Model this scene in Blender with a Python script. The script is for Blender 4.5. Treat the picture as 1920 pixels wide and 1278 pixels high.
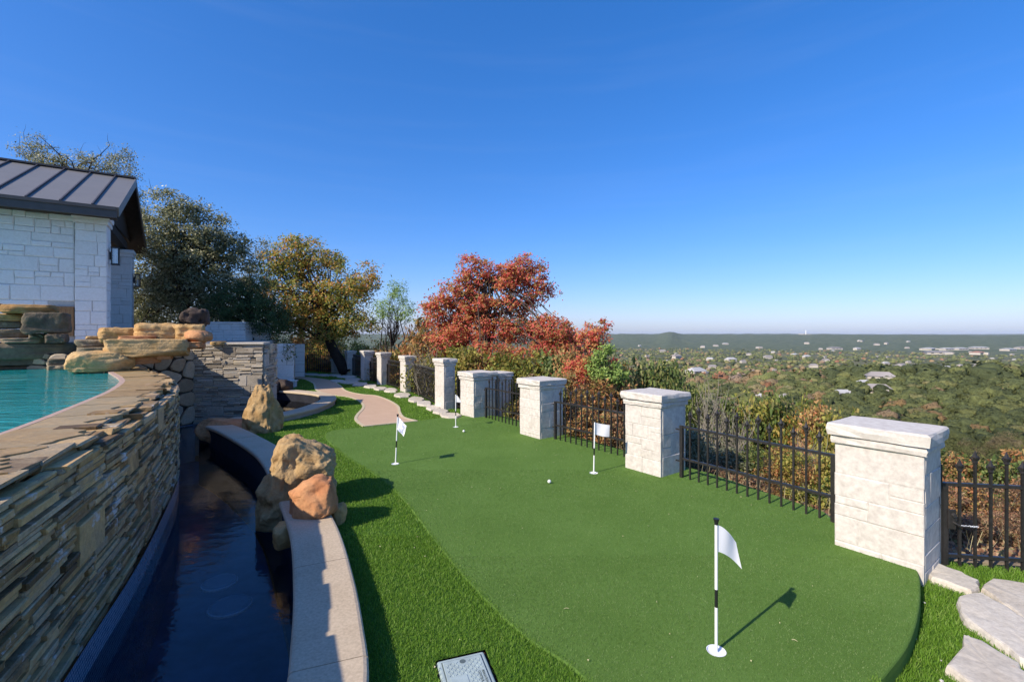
import bpy, bmesh, math, random
import numpy as np
from mathutils import Vector, Matrix, noise as mnoise
from mathutils.geometry import delaunay_2d_cdt

random.seed(7)
RNG = np.random.default_rng(11)
for o in list(bpy.data.objects):
    bpy.data.objects.remove(o, do_unlink=True)
scene = bpy.context.scene
COL = scene.collection

# ------------------------------------------------------------------ camera, sky, sun, exposure
EYE, F, HZ = 1.8, 880.0, 625.0            # eye height above the putting green (m), focal length and horizon row (px of a 1920 px wide photo)
cam_data = bpy.data.cameras.new('camera')
cam_data.sensor_width = 36.0
cam_data.lens = 36.0 * F / 1920.0
cam_data.shift_y = -(639.0 - HZ) / 1920.0
cam_data.clip_start = 0.05
cam_data.clip_end = 60000.0
cam = bpy.data.objects.new('camera', cam_data)
COL.objects.link(cam)
cam.location = (0, 0, EYE)
cam.rotation_euler = (math.radians(90), 0, 0)
scene.camera = cam

SUN_ELEV = math.radians(35.6)
SX, SY = -0.785, -0.62                    # horizontal direction towards the sun
world = bpy.data.worlds.new('World')
scene.world = world
world.use_nodes = True
wn = world.node_tree.nodes
wl = world.node_tree.links
wn.clear()
sky = wn.new('ShaderNodeTexSky')
sky.sky_type = 'NISHITA'
sky.sun_disc = False
sky.sun_elevation = SUN_ELEV
sky.sun_rotation = math.atan2(SX, SY)
sky.altitude = 300.0
sky.air_density = 1.0
sky.dust_density = 1.0
sky.ozone_density = 6.0
hsv = wn.new('ShaderNodeHueSaturation')
hsv.inputs['Saturation'].default_value = 1.4
hsv.inputs['Value'].default_value = 1.0
bg = wn.new('ShaderNodeBackground')
bg.inputs['Strength'].default_value = 0.15
wo = wn.new('ShaderNodeOutputWorld')
sgm = wn.new('ShaderNodeGamma'); sgm.inputs['Gamma'].default_value = 0.75
smx = wn.new('ShaderNodeMix'); smx.data_type = 'RGBA'; smx.blend_type = 'MULTIPLY'; smx.inputs[0].default_value = 1.0
smx.inputs[7].default_value = (0.78, 0.76, 0.98, 1)
wl.new(sky.outputs[0], sgm.inputs['Color'])
wl.new(sgm.outputs[0], hsv.inputs['Color'])
wl.new(hsv.outputs[0], smx.inputs[6])
# faint high cirrus, the same all round the sky
stc = wn.new('ShaderNodeTexCoord'); smp = wn.new('ShaderNodeMapping'); smp.inputs['Scale'].default_value = (0.9, 0.9, 14.0)
snz = wn.new('ShaderNodeTexNoise'); snz.inputs['Scale'].default_value = 2.2; snz.inputs['Detail'].default_value = 7.0; snz.inputs['Roughness'].default_value = 0.6
srp = wn.new('ShaderNodeMapRange'); srp.inputs['From Min'].default_value = 0.50; srp.inputs['From Max'].default_value = 0.85; srp.inputs['To Max'].default_value = 0.035
smc = wn.new('ShaderNodeMix'); smc.data_type = 'RGBA'; smc.inputs[7].default_value = (2.6, 2.8, 3.1, 1)
wl.new(stc.outputs['Generated'], smp.inputs['Vector']); wl.new(smp.outputs[0], snz.inputs['Vector']); wl.new(snz.outputs['Fac'], srp.inputs['Value'])
wl.new(srp.outputs[0], smc.inputs[0]); wl.new(smx.outputs[2], smc.inputs[6]); wl.new(smc.outputs[2], bg.inputs[0])
wl.new(bg.outputs[0], wo.inputs[0])

sun_data = bpy.data.lights.new('sun', 'SUN')
sun_data.energy = 3.0
sun_data.angle = math.radians(0.53)
sun_data.color = (1.0, 0.90, 0.76)
sun = bpy.data.objects.new('sun', sun_data)
COL.objects.link(sun)
sun_dir = Vector((SX * math.cos(SUN_ELEV), SY * math.cos(SUN_ELEV), math.sin(SUN_ELEV)))
sun.rotation_euler = sun_dir.to_track_quat('Z', 'Y').to_euler()
sun.location = (-20, -14, 25)

scene.view_settings.view_transform = 'Standard'
scene.view_settings.look = 'None'
scene.view_settings.gamma = 1.0
scene.view_settings.exposure = 1.03
scene.view_settings.use_curve_mapping = False
scene.cycles.max_bounces = 8
scene.cycles.transparent_max_bounces = 12
scene.cycles.volume_bounces = 0
scene.cycles.use_denoising = True

# ------------------------------------------------------------------ small helpers
def P(u, v, Y):
    """point at depth Y seen at photo pixel (u, v)"""
    return Vector(((u - 960.0) / F * Y, Y, EYE - (v - HZ) / F * Y))

def G(u, v, z=0.0):
    """ground point of height z seen at photo pixel (u, v)"""
    Y = (EYE - z) * F / (v - HZ)
    return ((u - 960.0) / F * Y, Y)

def tag(o, label=None, cat=None, group=None, kind=None):
    if label: o['label'] = label
    if cat: o['category'] = cat
    if group: o['group'] = group
    if kind: o['kind'] = kind
    elif cat: o['kind'] = 'thing'
    return o

def empty(name, loc=(0, 0, 0), rz=0.0, parent=None):
    o = bpy.data.objects.new(name, None)
    COL.objects.link(o)
    o.location = loc
    o.rotation_euler = (0, 0, rz)
    o.empty_display_size = 0.1
    if parent: o.parent = parent
    return o

def link_mesh(name, me, mat=None, parent=None, loc=None):
    o = bpy.data.objects.new(name, me)
    COL.objects.link(o)
    if mat is not None and len(me.materials) == 0:
        me.materials.append(mat)
    if parent: o.parent = parent
    if loc is not None: o.location = loc
    return o

def make(name, verts, faces, mat, parent=None, smooth=False):
    me = bpy.data.meshes.new(name)
    me.from_pydata([tuple(v) for v in verts], [], faces)
    if smooth:
        me.polygons.foreach_set('use_smooth', [True] * len(me.polygons))
    me.update()
    return link_mesh(name, me, mat, parent)

def fast_mesh(name, V, Fc, smooth=False):
    """V (n,3), Fc (m,k) numpy arrays"""
    V = np.asarray(V, dtype=np.float32)
    Fc = np.asarray(Fc, dtype=np.int32)
    me = bpy.data.meshes.new(name)
    m, k = Fc.shape
    me.vertices.add(len(V)); me.loops.add(m * k); me.polygons.add(m)
    me.vertices.foreach_set('co', V.ravel())
    me.loops.foreach_set('vertex_index', Fc.ravel())
    me.polygons.foreach_set('loop_start', np.arange(0, m * k, k, dtype=np.int32))
    me.polygons.foreach_set('loop_total', np.full(m, k, dtype=np.int32))
    if smooth:
        me.polygons.foreach_set('use_smooth', np.ones(m, dtype=bool))
    me.update(calc_edges=True)
    me.validate()
    return me

class MB:
    """collects simple shapes into one mesh"""
    def __init__(s): s.v = []; s.f = []
    def quad(s, pts):
        b = len(s.v); s.v += [Vector(p) for p in pts]; s.f.append(list(range(b, b + len(pts)))); return s
    def box(s, x0, x1, y0, y1, z0, z1):
        b = len(s.v)
        s.v += [Vector(p) for p in ((x0,y0,z0),(x1,y0,z0),(x1,y1,z0),(x0,y1,z0),(x0,y0,z1),(x1,y0,z1),(x1,y1,z1),(x0,y1,z1))]
        for f in ((0,3,2,1),(4,5,6,7),(0,1,5,4),(1,2,6,5),(2,3,7,6),(3,0,4,7)):
            s.f.append([b + i for i in f])
        return s
    def obox(s, c, ax, ay, az, bev=0.0):
        """box with centre c and half-axis vectors"""
        c, ax, ay, az = Vector(c), Vector(ax), Vector(ay), Vector(az)
        b = len(s.v)
        for k in (-1, 1):
            for (i, j) in ((-1,-1),(1,-1),(1,1),(-1,1)):
                s.v.append(c + ax*i + ay*j + az*k)
        for f in ((0,3,2,1),(4,5,6,7),(0,1,5,4),(1,2,6,5),(2,3,7,6),(3,0,4,7)):
            s.f.append([b + i for i in f])
        return s
    def bar(s, a, b_, w, h, up=(0,0,1)):
        a, b_ = Vector(a), Vector(b_)
        d = (b_ - a); L = d.length; d.normalize()
        sd = d.cross(Vector(up)).normalized()
        u = sd.cross(d).normalized()
        return s.obox((a + b_) / 2, d * L / 2, sd * w / 2, u * h / 2)
    def tube(s, pts, radii, n=6, cap=True):
        pts = [Vector(p) for p in pts]
        b0 = len(s.v)
        prev = None
        for i, p in enumerate(pts):
            d = (pts[min(i+1, len(pts)-1)] - pts[max(i-1, 0)])
            if d.length < 1e-9: d = Vector((0,0,1))
            d.normalize()
            if prev is None:
                t = Vector((1,0,0)) if abs(d.x) < 0.9 else Vector((0,1,0))
                a = d.cross(t).normalized()
            else:
                a = (prev - d * prev.dot(d))
                a = a.normalized() if a.length > 1e-6 else d.orthogonal().normalized()
            prev = a
            c = d.cross(a)
            r = radii[i] if hasattr(radii, '__len__') else radii
            for k in range(n):
                th = 2*math.pi*k/n
                s.v.append(p + a*math.cos(th)*r + c*math.sin(th)*r)
        for i in range(len(pts)-1):
            for k in range(n):
                q = b0 + i*n
                s.f.append([q+k, q+(k+1)%n, q+n+(k+1)%n, q+n+k])
        if cap:
            s.f.append([b0+k for k in range(n)][::-1])
            s.f.append([b0+(len(pts)-1)*n+k for k in range(n)])
        return s
    def lathe(s, c, prof, n=16, cap=True):
        """prof: list of (radius, z) about the vertical axis through c"""
        c = Vector(c)
        return s.tube_rings([[c + Vector((r*math.cos(2*math.pi*k/n), r*math.sin(2*math.pi*k/n), z)) for k in range(n)] for r, z in prof], cap)
    def tube_rings(s, rings, cap=True):
        b0 = len(s.v); n = len(rings[0])
        for r in rings: s.v += [Vector(p) for p in r]
        for i in range(len(rings)-1):
            for k in range(n):
                q = b0 + i*n
                s.f.append([q+k, q+(k+1)%n, q+n+(k+1)%n, q+n+k])
        if cap:
            s.f.append([b0+k for k in range(n)][::-1])
            s.f.append([b0+(len(rings)-1)*n+k for k in range(n)])
        return s
    def build(s, name, mat, parent=None, smooth=False):
        return make(name, s.v, s.f, mat, parent, smooth)

def bevel_obj(o, width, seg=2, angle=30):
    bm = bmesh.new(); bm.from_mesh(o.data)
    eds = [e for e in bm.edges if len(e.link_faces) == 2 and e.calc_face_angle(0) > math.radians(angle)]
    bmesh.ops.bevel(bm, geom=eds, offset=width, segments=seg, affect='EDGES', profile=0.5, clamp_overlap=True)
    bm.to_mesh(o.data); bm.free(); o.data.update()
    return o

def catmull(pts, step=0.08):
    """resampled smooth path through 2-D points"""
    pts = [np.array(p, float) for p in pts]
    out = []
    for i in range(len(pts)-1):
        p0 = pts[i-1] if i > 0 else 2*pts[0]-pts[1]
        p1, p2 = pts[i], pts[i+1]
        p3 = pts[i+2] if i+2 < len(pts) else 2*pts[-1]-pts[-2]
        n = max(2, int(np.linalg.norm(p2-p1)/step))
        for k in range(n):
            t = k/n
            out.append(0.5*((2*p1)+(-p0+p2)*t+(2*p0-5*p1+4*p2-p3)*t*t+(-p0+3*p1-3*p2+p3)*t**3))
    out.append(pts[-1])
    return np.array(out)

class Path:
    """2-D path with arc length; the normal points to the right of travel times side"""
    def __init__(s, pts, side=1):
        s.p = np.asarray(pts, float)
        d = np.linalg.norm(np.diff(s.p, axis=0), axis=1)
        s.s = np.concatenate([[0], np.cumsum(d)])
        s.L = s.s[-1]; s.side = side
    def at(s, t):
        return np.array([np.interp(t, s.s, s.p[:,0]), np.interp(t, s.s, s.p[:,1])])
    def nrm(s, t):
        e = 0.04
        d = s.at(min(t+e, s.L)) - s.at(max(t-e, 0))
        d /= np.linalg.norm(d)
        return np.array([d[1], -d[0]]) * s.side
    def pos(s, t, off, z):
        q = s.at(t) + s.nrm(t)*off
        return Vector((q[0], q[1], z))

def in_poly(x, y, poly):
    x = np.asarray(x); y = np.asarray(y)
    r = np.zeros(x.shape, bool)
    n = len(poly)
    for i in range(n):
        x0, y0 = poly[i]; x1, y1 = poly[(i+1) % n]
        c = ((y0 > y) != (y1 > y))
        with np.errstate(divide='ignore', invalid='ignore'):
            xx = (x1-x0)*(y-y0)/((y1-y0) if y1 != y0 else 1e-12)+x0
        r ^= c & (x < xx)
    return r

def tri_poly(poly, holes=(), extra=()):
    """triangulate a polygon with holes -> verts2d, faces"""
    vs, es = [], []
    for lp in [poly] + list(holes):
        b = len(vs)
        vs += [Vector((float(p[0]), float(p[1]))) for p in lp]
        es += [(b+i, b+(i+1) % len(lp)) for i in range(len(lp))]
    vs += [Vector((float(p[0]), float(p[1]))) for p in extra]
    v, e, f, *_ = delaunay_2d_cdt(vs, es, [], 0, 1e-6)
    cx = np.array([sum(v[i].x for i in t)/3 for t in f]); cy = np.array([sum(v[i].y for i in t)/3 for t in f])
    ok = in_poly(cx, cy, poly)
    for h in holes: ok &= ~in_poly(cx, cy, h)
    return v, [t for t, k in zip(f, ok) if k]

def sheet(name, poly, z, mat, holes=(), skirt=None, parent=None):
    """flat sheet at height z; skirt = depth of an apron round the outer edge"""
    v, f = tri_poly(poly, holes)
    V = [Vector((p.x, p.y, z)) for p in v]
    Fc = []
    for t in f:
        a, b, c = [V[i] for i in t]
        Fc.append(list(t) if (b-a).cross(c-a).z > 0 else list(t)[::-1])
    if skirt:
        b0 = len(V)
        n = len(poly)
        for p in poly:
            V.append(Vector((p[0], p[1], z))); V.append(Vector((p[0], p[1], z-skirt)))
        for i in range(n):
            j = (i+1) % n
            Fc.append([b0+2*i, b0+2*i+1, b0+2*j+1, b0+2*j])
    return make(name, V, Fc, mat, parent)

def offset_path(pts, off):
    pts = np.asarray(pts, float)
    d = np.gradient(pts, axis=0)
    d /= np.linalg.norm(d, axis=1)[:, None]
    return pts + np.stack([d[:,1], -d[:,0]], 1)*off

# ------------------------------------------------------------------ materials
class NT:
    def __init__(s, name):
        s.m = bpy.data.materials.new(name); s.m.use_nodes = True
        s.t = s.m.node_tree; s.t.nodes.clear()
        s.out = s.t.nodes.new('ShaderNodeOutputMaterial')
    def n(s, typ, **kw):
        nd = s.t.nodes.new(typ)
        for k, v in kw.items():
            if k.startswith('_'): setattr(nd, k[1:], v)
            else:
                key = k.replace('__', ' ')
                if isinstance(v, bpy.types.NodeSocket): s.t.links.new(v, nd.inputs[key])
                else: nd.inputs[key].default_value = v
        return nd
    def l(s, a, b): s.t.links.new(a, b)
    def pos(s): return s.n('ShaderNodeNewGeometry').outputs['Position']
    def objc(s): return s.n('ShaderNodeTexCoord').outputs['Object']
    def scaled(s, vec, sc):
        m = s.n('ShaderNodeMapping'); s.l(vec, m.inputs['Vector']); m.inputs['Scale'].default_value = sc; return m.outputs[0]
    def noise(s, vec, scale, detail=4, rough=0.55, dist=0.0):
        nd = s.n('ShaderNodeTexNoise', Scale=scale, Detail=detail, Roughness=rough, Distortion=dist); s.l(vec, nd.inputs['Vector']); return nd.outputs['Fac']
    def voro(s, vec, scale, feature='F1'):
        nd = s.n('ShaderNodeTexVoronoi', Scale=scale, _feature=feature); s.l(vec, nd.inputs['Vector']); return nd
    def ramp(s, fac, stops, interp='LINEAR'):
        r = s.n('ShaderNodeValToRGB'); r.color_ramp.interpolation = interp
        el = r.color_ramp.elements
        while len(el) < len(stops): el.new(0.5)
        for e, (p, c) in zip(el, stops):
            e.position = p; e.color = (c[0], c[1], c[2], 1)
        s.l(fac, r.inputs[0]); return r.outputs[0]
    def math(s, op, a, b=None):
        nd = s.n('ShaderNodeMath', _operation=op)
        for i, x in enumerate((a, b)):
            if x is None: continue
            if isinstance(x, bpy.types.NodeSocket): s.l(x, nd.inputs[i])
            else: nd.inputs[i].default_value = x
        return nd.outputs[0]
    def mix(s, fac, a, b, typ='MIX'):
        nd = s.n('ShaderNodeMix', _data_type='RGBA', _blend_type=typ)
        for i, x in ((0, fac), (6, a), (7, b)):
            if isinstance(x, bpy.types.NodeSocket): s.l(x, nd.inputs[i])
            elif i == 0: nd.inputs[0].default_value = x
            else: nd.inputs[i].default_value = (x[0], x[1], x[2], 1)
        return nd.outputs[2]
    def bump(s, h, strength=0.5, dist=0.02, normal=None):
        b = s.n('ShaderNodeBump', Strength=strength, Distance=dist); s.l(h, b.inputs['Height'])
        if normal is not None: s.l(normal, b.inputs['Normal'])
        return b.outputs[0]
    def pbsdf(s, col, rough=0.8, nrm=None, spec=0.3, metal=0.0):
        b = s.n('ShaderNodeBsdfPrincipled')
        for key, x in (('Base Color', col), ('Roughness', rough)):
            if isinstance(x, bpy.types.NodeSocket): s.l(x, b.inputs[key])
            elif key == 'Base Color': b.inputs[key].default_value = (x[0], x[1], x[2], 1)
            else: b.inputs[key].default_value = x
        b.inputs['Specular IOR Level'].default_value = spec
        b.inputs['Metallic'].default_value = metal
        if nrm is not None: s.l(nrm, b.inputs['Normal'])
        return b.outputs[0]
    def done(s, sh): s.l(sh, s.out.inputs['Surface']); return s.m
    def rnd(s):
        """a random number for each object and each loose piece of a mesh"""
        a = s.n('ShaderNodeObjectInfo').outputs['Random']
        b = s.n('ShaderNodeNewGeometry').outputs['Random Per Island']
        return s.math('FRACT', s.math('ADD', a, b))

M = {}
def stone_mat(name, cols, scale=6.0, bump=0.5, dist=0.02, rough=0.85, var=0.5, fine=40.0, spec=0.25, stain=None):
    t = NT(name); p = t.pos()
    a = t.noise(p, scale, 6, 0.62)
    r = t.rnd()
    f = t.math('ADD', t.math('MULTIPLY', a, 1-var), t.math('MULTIPLY', r, var))
    n = len(cols)
    c = t.ramp(f, [(0.2+0.6*i/(n-1), k) for i, k in enumerate(cols)])
    g = t.noise(p, fine, 5, 0.65)
    c = t.mix(0.45, c, t.ramp(g, [(0.3, (0.35,0.35,0.35)), (0.7, (0.75,0.75,0.75))]), 'OVERLAY')
    if stain:
        st = t.noise(p, stain[1], 5, 0.7)
        c = t.mix(t.ramp(st, [(stain[2], (0,0,0)), (stain[2]+0.08, (1,1,1))]), c, stain[0])
    h = t.math('ADD', t.math('MULTIPLY', a, 0.6), t.math('MULTIPLY', g, 0.4))
    M[name] = t.done(t.pbsdf(c, rough, t.bump(h, bump, dist), spec))
stone_mat('limestone', [(0.50,0.455,0.395),(0.54,0.495,0.435),(0.575,0.53,0.47)], 5, 0.35, 0.012, 0.8, 0.30, 20)
stone_mat('limestone_white', [(0.72,0.69,0.63),(0.77,0.74,0.68),(0.81,0.78,0.72)], 5, 0.55, 0.02, 0.8, 0.35, 20)
stone_mat('limestone_joint', [(0.47,0.43,0.375),(0.52,0.48,0.425)], 9, 0.4, 0.01, 0.9, 0.0)
stone_mat('ledgestone', [(0.10,0.062,0.025),(0.27,0.165,0.062),(0.42,0.265,0.105),(0.31,0.24,0.145),(0.54,0.35,0.145),(0.18,0.12,0.06),(0.44,0.34,0.20)], 4, 0.8, 0.02, 0.6, 0.60, 28, 0.4, ((0.56,0.53,0.48), 4.2, 0.59))
stone_mat('ledgestone_dry', [(0.24,0.20,0.15),(0.38,0.325,0.25),(0.48,0.41,0.315),(0.42,0.385,0.335),(0.54,0.44,0.30)], 5, 0.6, 0.015, 0.85, 0.72, 40, 0.25, ((0.6,0.58,0.54), 3.5, 0.68))
stone_mat('mortar_dark', [(0.03,0.027,0.022),(0.06,0.05,0.04)], 9, 0.5, 0.01, 0.95, 0.0)
stone_mat('masonry', [(0.27,0.20,0.13),(0.41,0.31,0.20),(0.48,0.39,0.28),(0.38,0.31,0.23)], 5, 0.6, 0.02, 0.85, 0.6, 30)
stone_mat('sandstone', [(0.17,0.085,0.030),(0.34,0.19,0.070),(0.46,0.285,0.115),(0.43,0.30,0.15),(0.31,0.15,0.055)], 3.2, 1.0, 0.04, 0.88, 0.25, 17, 0.2, ((0.52,0.40,0.24), 2.6, 0.70))
stone_mat('grey_rock', [(0.07,0.055,0.036),(0.16,0.125,0.08),(0.25,0.195,0.125),(0.20,0.165,0.12)], 4, 1.0, 0.04, 0.85, 0.4, 18, 0.25, ((0.46,0.36,0.22), 2.3, 0.63))
stone_mat('red_rock', [(0.27,0.10,0.042),(0.42,0.185,0.08),(0.50,0.26,0.12),(0.36,0.20,0.105)], 4, 0.9, 0.03, 0.88, 0.1, 24)
stone_mat('pitted_rock', [(0.18,0.105,0.042),(0.32,0.20,0.085),(0.42,0.29,0.14),(0.29,0.20,0.105)], 4.5, 1.0, 0.06, 0.9, 0.05, 13)
stone_mat('dark_rock', [(0.03,0.022,0.018),(0.07,0.05,0.04),(0.12,0.09,0.065)], 4, 0.7, 0.04, 0.85, 0.1, 18)
stone_mat('flagstone', [(0.42,0.36,0.28),(0.50,0.45,0.37),(0.56,0.51,0.44)], 4, 0.6, 0.015, 0.85, 0.25, 30, 0.25, ((0.46,0.31,0.19), 3.3, 0.66))
stone_mat('pool_coping', [(0.23,0.145,0.055),(0.37,0.24,0.095),(0.34,0.255,0.13),(0.48,0.32,0.14)], 3.0, 0.9, 0.02, 0.42, 0.35, 14, 0.5)
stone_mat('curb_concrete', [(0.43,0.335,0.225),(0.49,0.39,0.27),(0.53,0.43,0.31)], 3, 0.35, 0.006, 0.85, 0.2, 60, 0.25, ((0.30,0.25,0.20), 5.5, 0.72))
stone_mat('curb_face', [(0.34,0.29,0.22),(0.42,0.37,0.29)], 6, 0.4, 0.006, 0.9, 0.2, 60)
stone_mat('patio', [(0.34,0.30,0.25),(0.42,0.38,0.32)], 3, 0.4, 0.01, 0.9, 0.0)

# painted pink path with a faint brushed grain
t = NT('path_concrete'); p = t.pos()
a = t.noise(t.scaled(p, (1.0, 7.0, 1.0)), 3.0, 5, 0.6); g = t.noise(p, 130, 3, 0.6)
c = t.ramp(a, [(0.3, (0.45,0.30,0.195)), (0.7, (0.55,0.39,0.27))])
c = t.mix(0.3, c, t.ramp(g, [(0.3,(0.4,0.4,0.4)),(0.7,(0.65,0.65,0.65))]), 'OVERLAY')
M['path_concrete'] = t.done(t.pbsdf(c, 0.9, t.bump(g, 0.3, 0.004)))
t = NT('path_border'); p = t.pos()
c = t.ramp(t.noise(p, 8, 4), [(0.3, (0.46,0.38,0.24)), (0.7, (0.58,0.50,0.34))])
M['path_border'] = t.done(t.pbsdf(c, 0.9))

def grass_base(name, c0, c1, c2, sc):
    t = NT(name); p = t.pos()
    a = t.noise(p, 1.3, 4, 0.6); g = t.noise(p, sc, 3, 0.7)
    c = t.ramp(t.math('ADD', t.math('MULTIPLY', a, 0.35), t.math('MULTIPLY', g, 0.65)), [(0.32, c0), (0.5, c1), (0.68, c2)])
    M[name] = t.done(t.pbsdf(c, 0.85, t.bump(g, 0.9, 0.006), 0.15))
grass_base('green_base', (0.072,0.142,0.023), (0.104,0.190,0.034), (0.135,0.235,0.054), 160)
grass_base('turf_base', (0.035,0.085,0.008), (0.060,0.130,0.014), (0.085,0.165,0.022), 90)
def blade_mat(name, cols, tr=0.35, rough=0.5, spec=0.25):
    t = NT(name)
    r = t.n('ShaderNodeNewGeometry').outputs['Random Per Island']
    w = t.noise(t.pos(), 1.7, 3)
    f = t.math('ADD', t.math('MULTIPLY', r, 0.7), t.math('MULTIPLY', w, 0.3))
    c = t.ramp(f, [(0.1+0.8*i/(len(cols)-1), k) for i, k in enumerate(cols)])
    b = t.pbsdf(c, rough, None, spec)
    tl = t.n('ShaderNodeBsdfTranslucent'); t.l(c, tl.inputs['Color'])
    mx = t.n('ShaderNodeMixShader', Fac=tr); t.l(b, mx.inputs[1]); t.l(tl.outputs[0], mx.inputs[2])
    M[name] = t.done(mx.outputs[0])
blade_mat('turf_blade', [(0.092,0.185,0.014),(0.145,0.285,0.026),(0.185,0.335,0.040),(0.28,0.38,0.09)])
blade_mat('green_blade', [(0.078,0.158,0.026),(0.112,0.208,0.040),(0.142,0.245,0.056),(0.27,0.35,0.14)], 0.25)

def plain(name, col, rough=0.5, metal=0.0, spec=0.4, nscale=20, var=0.12, bump=0.0):
    t = NT(name); p = t.pos(); g = t.noise(p, nscale, 4, 0.6)
    lo = [max(0, x*(1-var)) for x in col]; hi = [min(1, x*(1+var)) for x in col]
    c = t.ramp(g, [(0.3, lo), (0.7, hi)])
    M[name] = t.done(t.pbsdf(c, rough, t.bump(g, bump, 0.004) if bump else None, spec, metal))
plain('iron', (0.022,0.020,0.019), 0.42, 0.0, 0.5, 30, 0.3, 0.15)
plain('iron_tip', (0.032,0.030,0.030), 0.5, 0.0, 0.5, 60, 0.3, 0.2)
plain('roof_metal', (0.19,0.18,0.165), 0.5, 0.1, 0.5, 2, 0.06)
plain('fascia', (0.075,0.066,0.062), 0.5, 0.0, 0.4, 6, 0.1)
plain('timber_dark', (0.055,0.042,0.033), 0.8, 0.0, 0.2, 12, 0.3, 0.2)
plain('white_paint', (0.80,0.80,0.78), 0.5, 0, 0.4, 15, 0.03)
plain('black_paint', (0.012,0.012,0.013), 0.45, 0, 0.5)
plain('ball_white', (0.82,0.82,0.80), 0.3, 0, 0.5, 200, 0.03, 0.3)
plain('lid_plastic', (0.34,0.41,0.40), 0.65, 0, 0.35, 14, 0.14, 0.1)
plain('lid_dark', (0.10,0.13,0.13), 0.7)
plain('soil', (0.09,0.045,0.028), 0.95, 0, 0.1, 60, 0.5, 0.8)
plain('fixture_grey', (0.55,0.58,0.62), 0.5)
plain('pebble', (0.60,0.56,0.50), 0.8)
plain('dry_straw', (0.52,0.46,0.26), 0.8)

t = NT('wood'); p = t.objc()
w = t.noise(t.scaled(p, (22, 22, 1.2)), 2.0, 5, 0.6, 0.4)
M['wood'] = t.done(t.pbsdf(t.ramp(w, [(0.3,(0.20,0.10,0.04)),(0.7,(0.38,0.22,0.095))]), 0.55, t.bump(w, 0.2, 0.004)))

t = NT('flag_cloth'); p = t.pos(); g = t.noise(p, 400, 2)
sh = t.pbsdf((0.86,0.86,0.88), 0.85, t.bump(g, 0.15, 0.001), 0.1)
tl = t.n('ShaderNodeBsdfTranslucent'); tl.inputs['Color'].default_value = (0.8,0.8,0.84,1)
mx = t.n('ShaderNodeMixShader', Fac=0.3); t.l(sh, mx.inputs[1]); t.l(tl.outputs[0], mx.inputs[2])
M['flag_cloth'] = t.done(mx.outputs[0])
t = NT('flag_print'); uv = t.n('ShaderNodeTexCoord').outputs['Generated']
mp = t.n('ShaderNodeMapping'); t.l(uv, mp.inputs['Vector']); mp.inputs['Location'].default_value = (-0.5,-0.5,-0.55)
ln = t.n('ShaderNodeVectorMath', _operation='LENGTH'); t.l(mp.outputs[0], ln.inputs[0])
g = t.noise(uv, 6, 3, 0.6)
mask = t.math('MULTIPLY', t.math('LESS_THAN', ln.outputs['Value'], 0.5), t.math('GREATER_THAN', g, 0.47))
c = t.mix(mask, (0.86,0.86,0.88), (0.42,0.46,0.66))
M['flag_print'] = t.done(t.pbsdf(c, 0.85, None, 0.1))

t = NT('lantern_glass')
gl = t.n('ShaderNodeBsdfGlossy', Roughness=0.05); tr = t.n('ShaderNodeBsdfTransparent')
mx = t.n('ShaderNodeMixShader', Fac=0.25); t.l(tr.outputs[0], mx.inputs[1]); t.l(gl.outputs[0], mx.inputs[2])
M['lantern_glass'] = t.done(mx.outputs[0])

def water_mat(name, tint, scale, strength, squash=(1,1,1), rough=0.02, refr=1.33, body=None, fac=0.4):
    t = NT(name); p = t.scaled(t.pos(), squash)
    a = t.noise(p, scale, 4, 0.55, 0.6); b = t.noise(p, scale*4.3, 3, 0.5, 0.3)
    nrm = t.bump(t.math('ADD', a, t.math('MULTIPLY', b, 0.28)), strength, 0.05)
    fr = t.n('ShaderNodeFresnel', IOR=refr); t.l(nrm, fr.inputs['Normal'])
    gl = t.n('ShaderNodeBsdfGlossy', Roughness=rough); t.l(nrm, gl.inputs['Normal'])
    tr = t.n('ShaderNodeBsdfTransparent'); tr.inputs['Color'].default_value = (*tint, 1)
    under = tr.outputs[0]
    if body:
        df = t.n('ShaderNodeBsdfDiffuse'); df.inputs['Color'].default_value = (*body, 1); t.l(nrm, df.inputs['Normal'])
        m2 = t.n('ShaderNodeMixShader', Fac=fac); t.l(tr.outputs[0], m2.inputs[1]); t.l(df.outputs[0], m2.inputs[2])
        under = m2.outputs[0]
    mx = t.n('ShaderNodeMixShader'); t.l(fr.outputs[0], mx.inputs[0]); t.l(under, mx.inputs[1]); t.l(gl.outputs[0], mx.inputs[2])
    M[name] = t.done(mx.outputs[0])
water_mat('basin_water', (0.78,0.88,0.96), 3.0, 0.09, (1,1.6,1))
water_mat('pool_water', (0.55,0.92,0.92), 2.6, 0.55, (0.6,1.6,1), 0.04, 1.28, (0.012,0.36,0.36), 0.75)
water_mat('pond_water', (0.35,0.42,0.50), 5.0, 0.04)
plain('basin_wall', (0.018,0.024,0.040), 0.6, 0, 0.3, 9, 0.4)
plain('basin_plaster', (0.040,0.080,0.140), 0.8, 0, 0.2, 3, 0.3)
plain('pond_plaster', (0.020,0.022,0.030), 0.8, 0, 0.2, 3, 0.3)
plain('pool_plaster', (0.10,0.62,0.66), 0.8, 0, 0.2, 3, 0.1)
plain('pink_edge', (0.40,0.28,0.22), 0.7, 0, 0.3, 20, 0.25)
plain('basin_light', (0.13,0.19,0.26), 0.4)
t = NT('mosaic_tile'); p = t.n('ShaderNodeUVMap').outputs[0]
br = t.n('ShaderNodeTexBrick', Scale=1.0, Mortar__Size=0.08)
br.offset = 0.5
t.l(p, br.inputs['Vector'])
br.inputs['Color1'].default_value = (0.075,0.115,0.18,1); br.inputs['Color2'].default_value = (0.14,0.19,0.26,1); br.inputs['Mortar'].default_value = (0.40,0.42,0.44,1)
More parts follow.
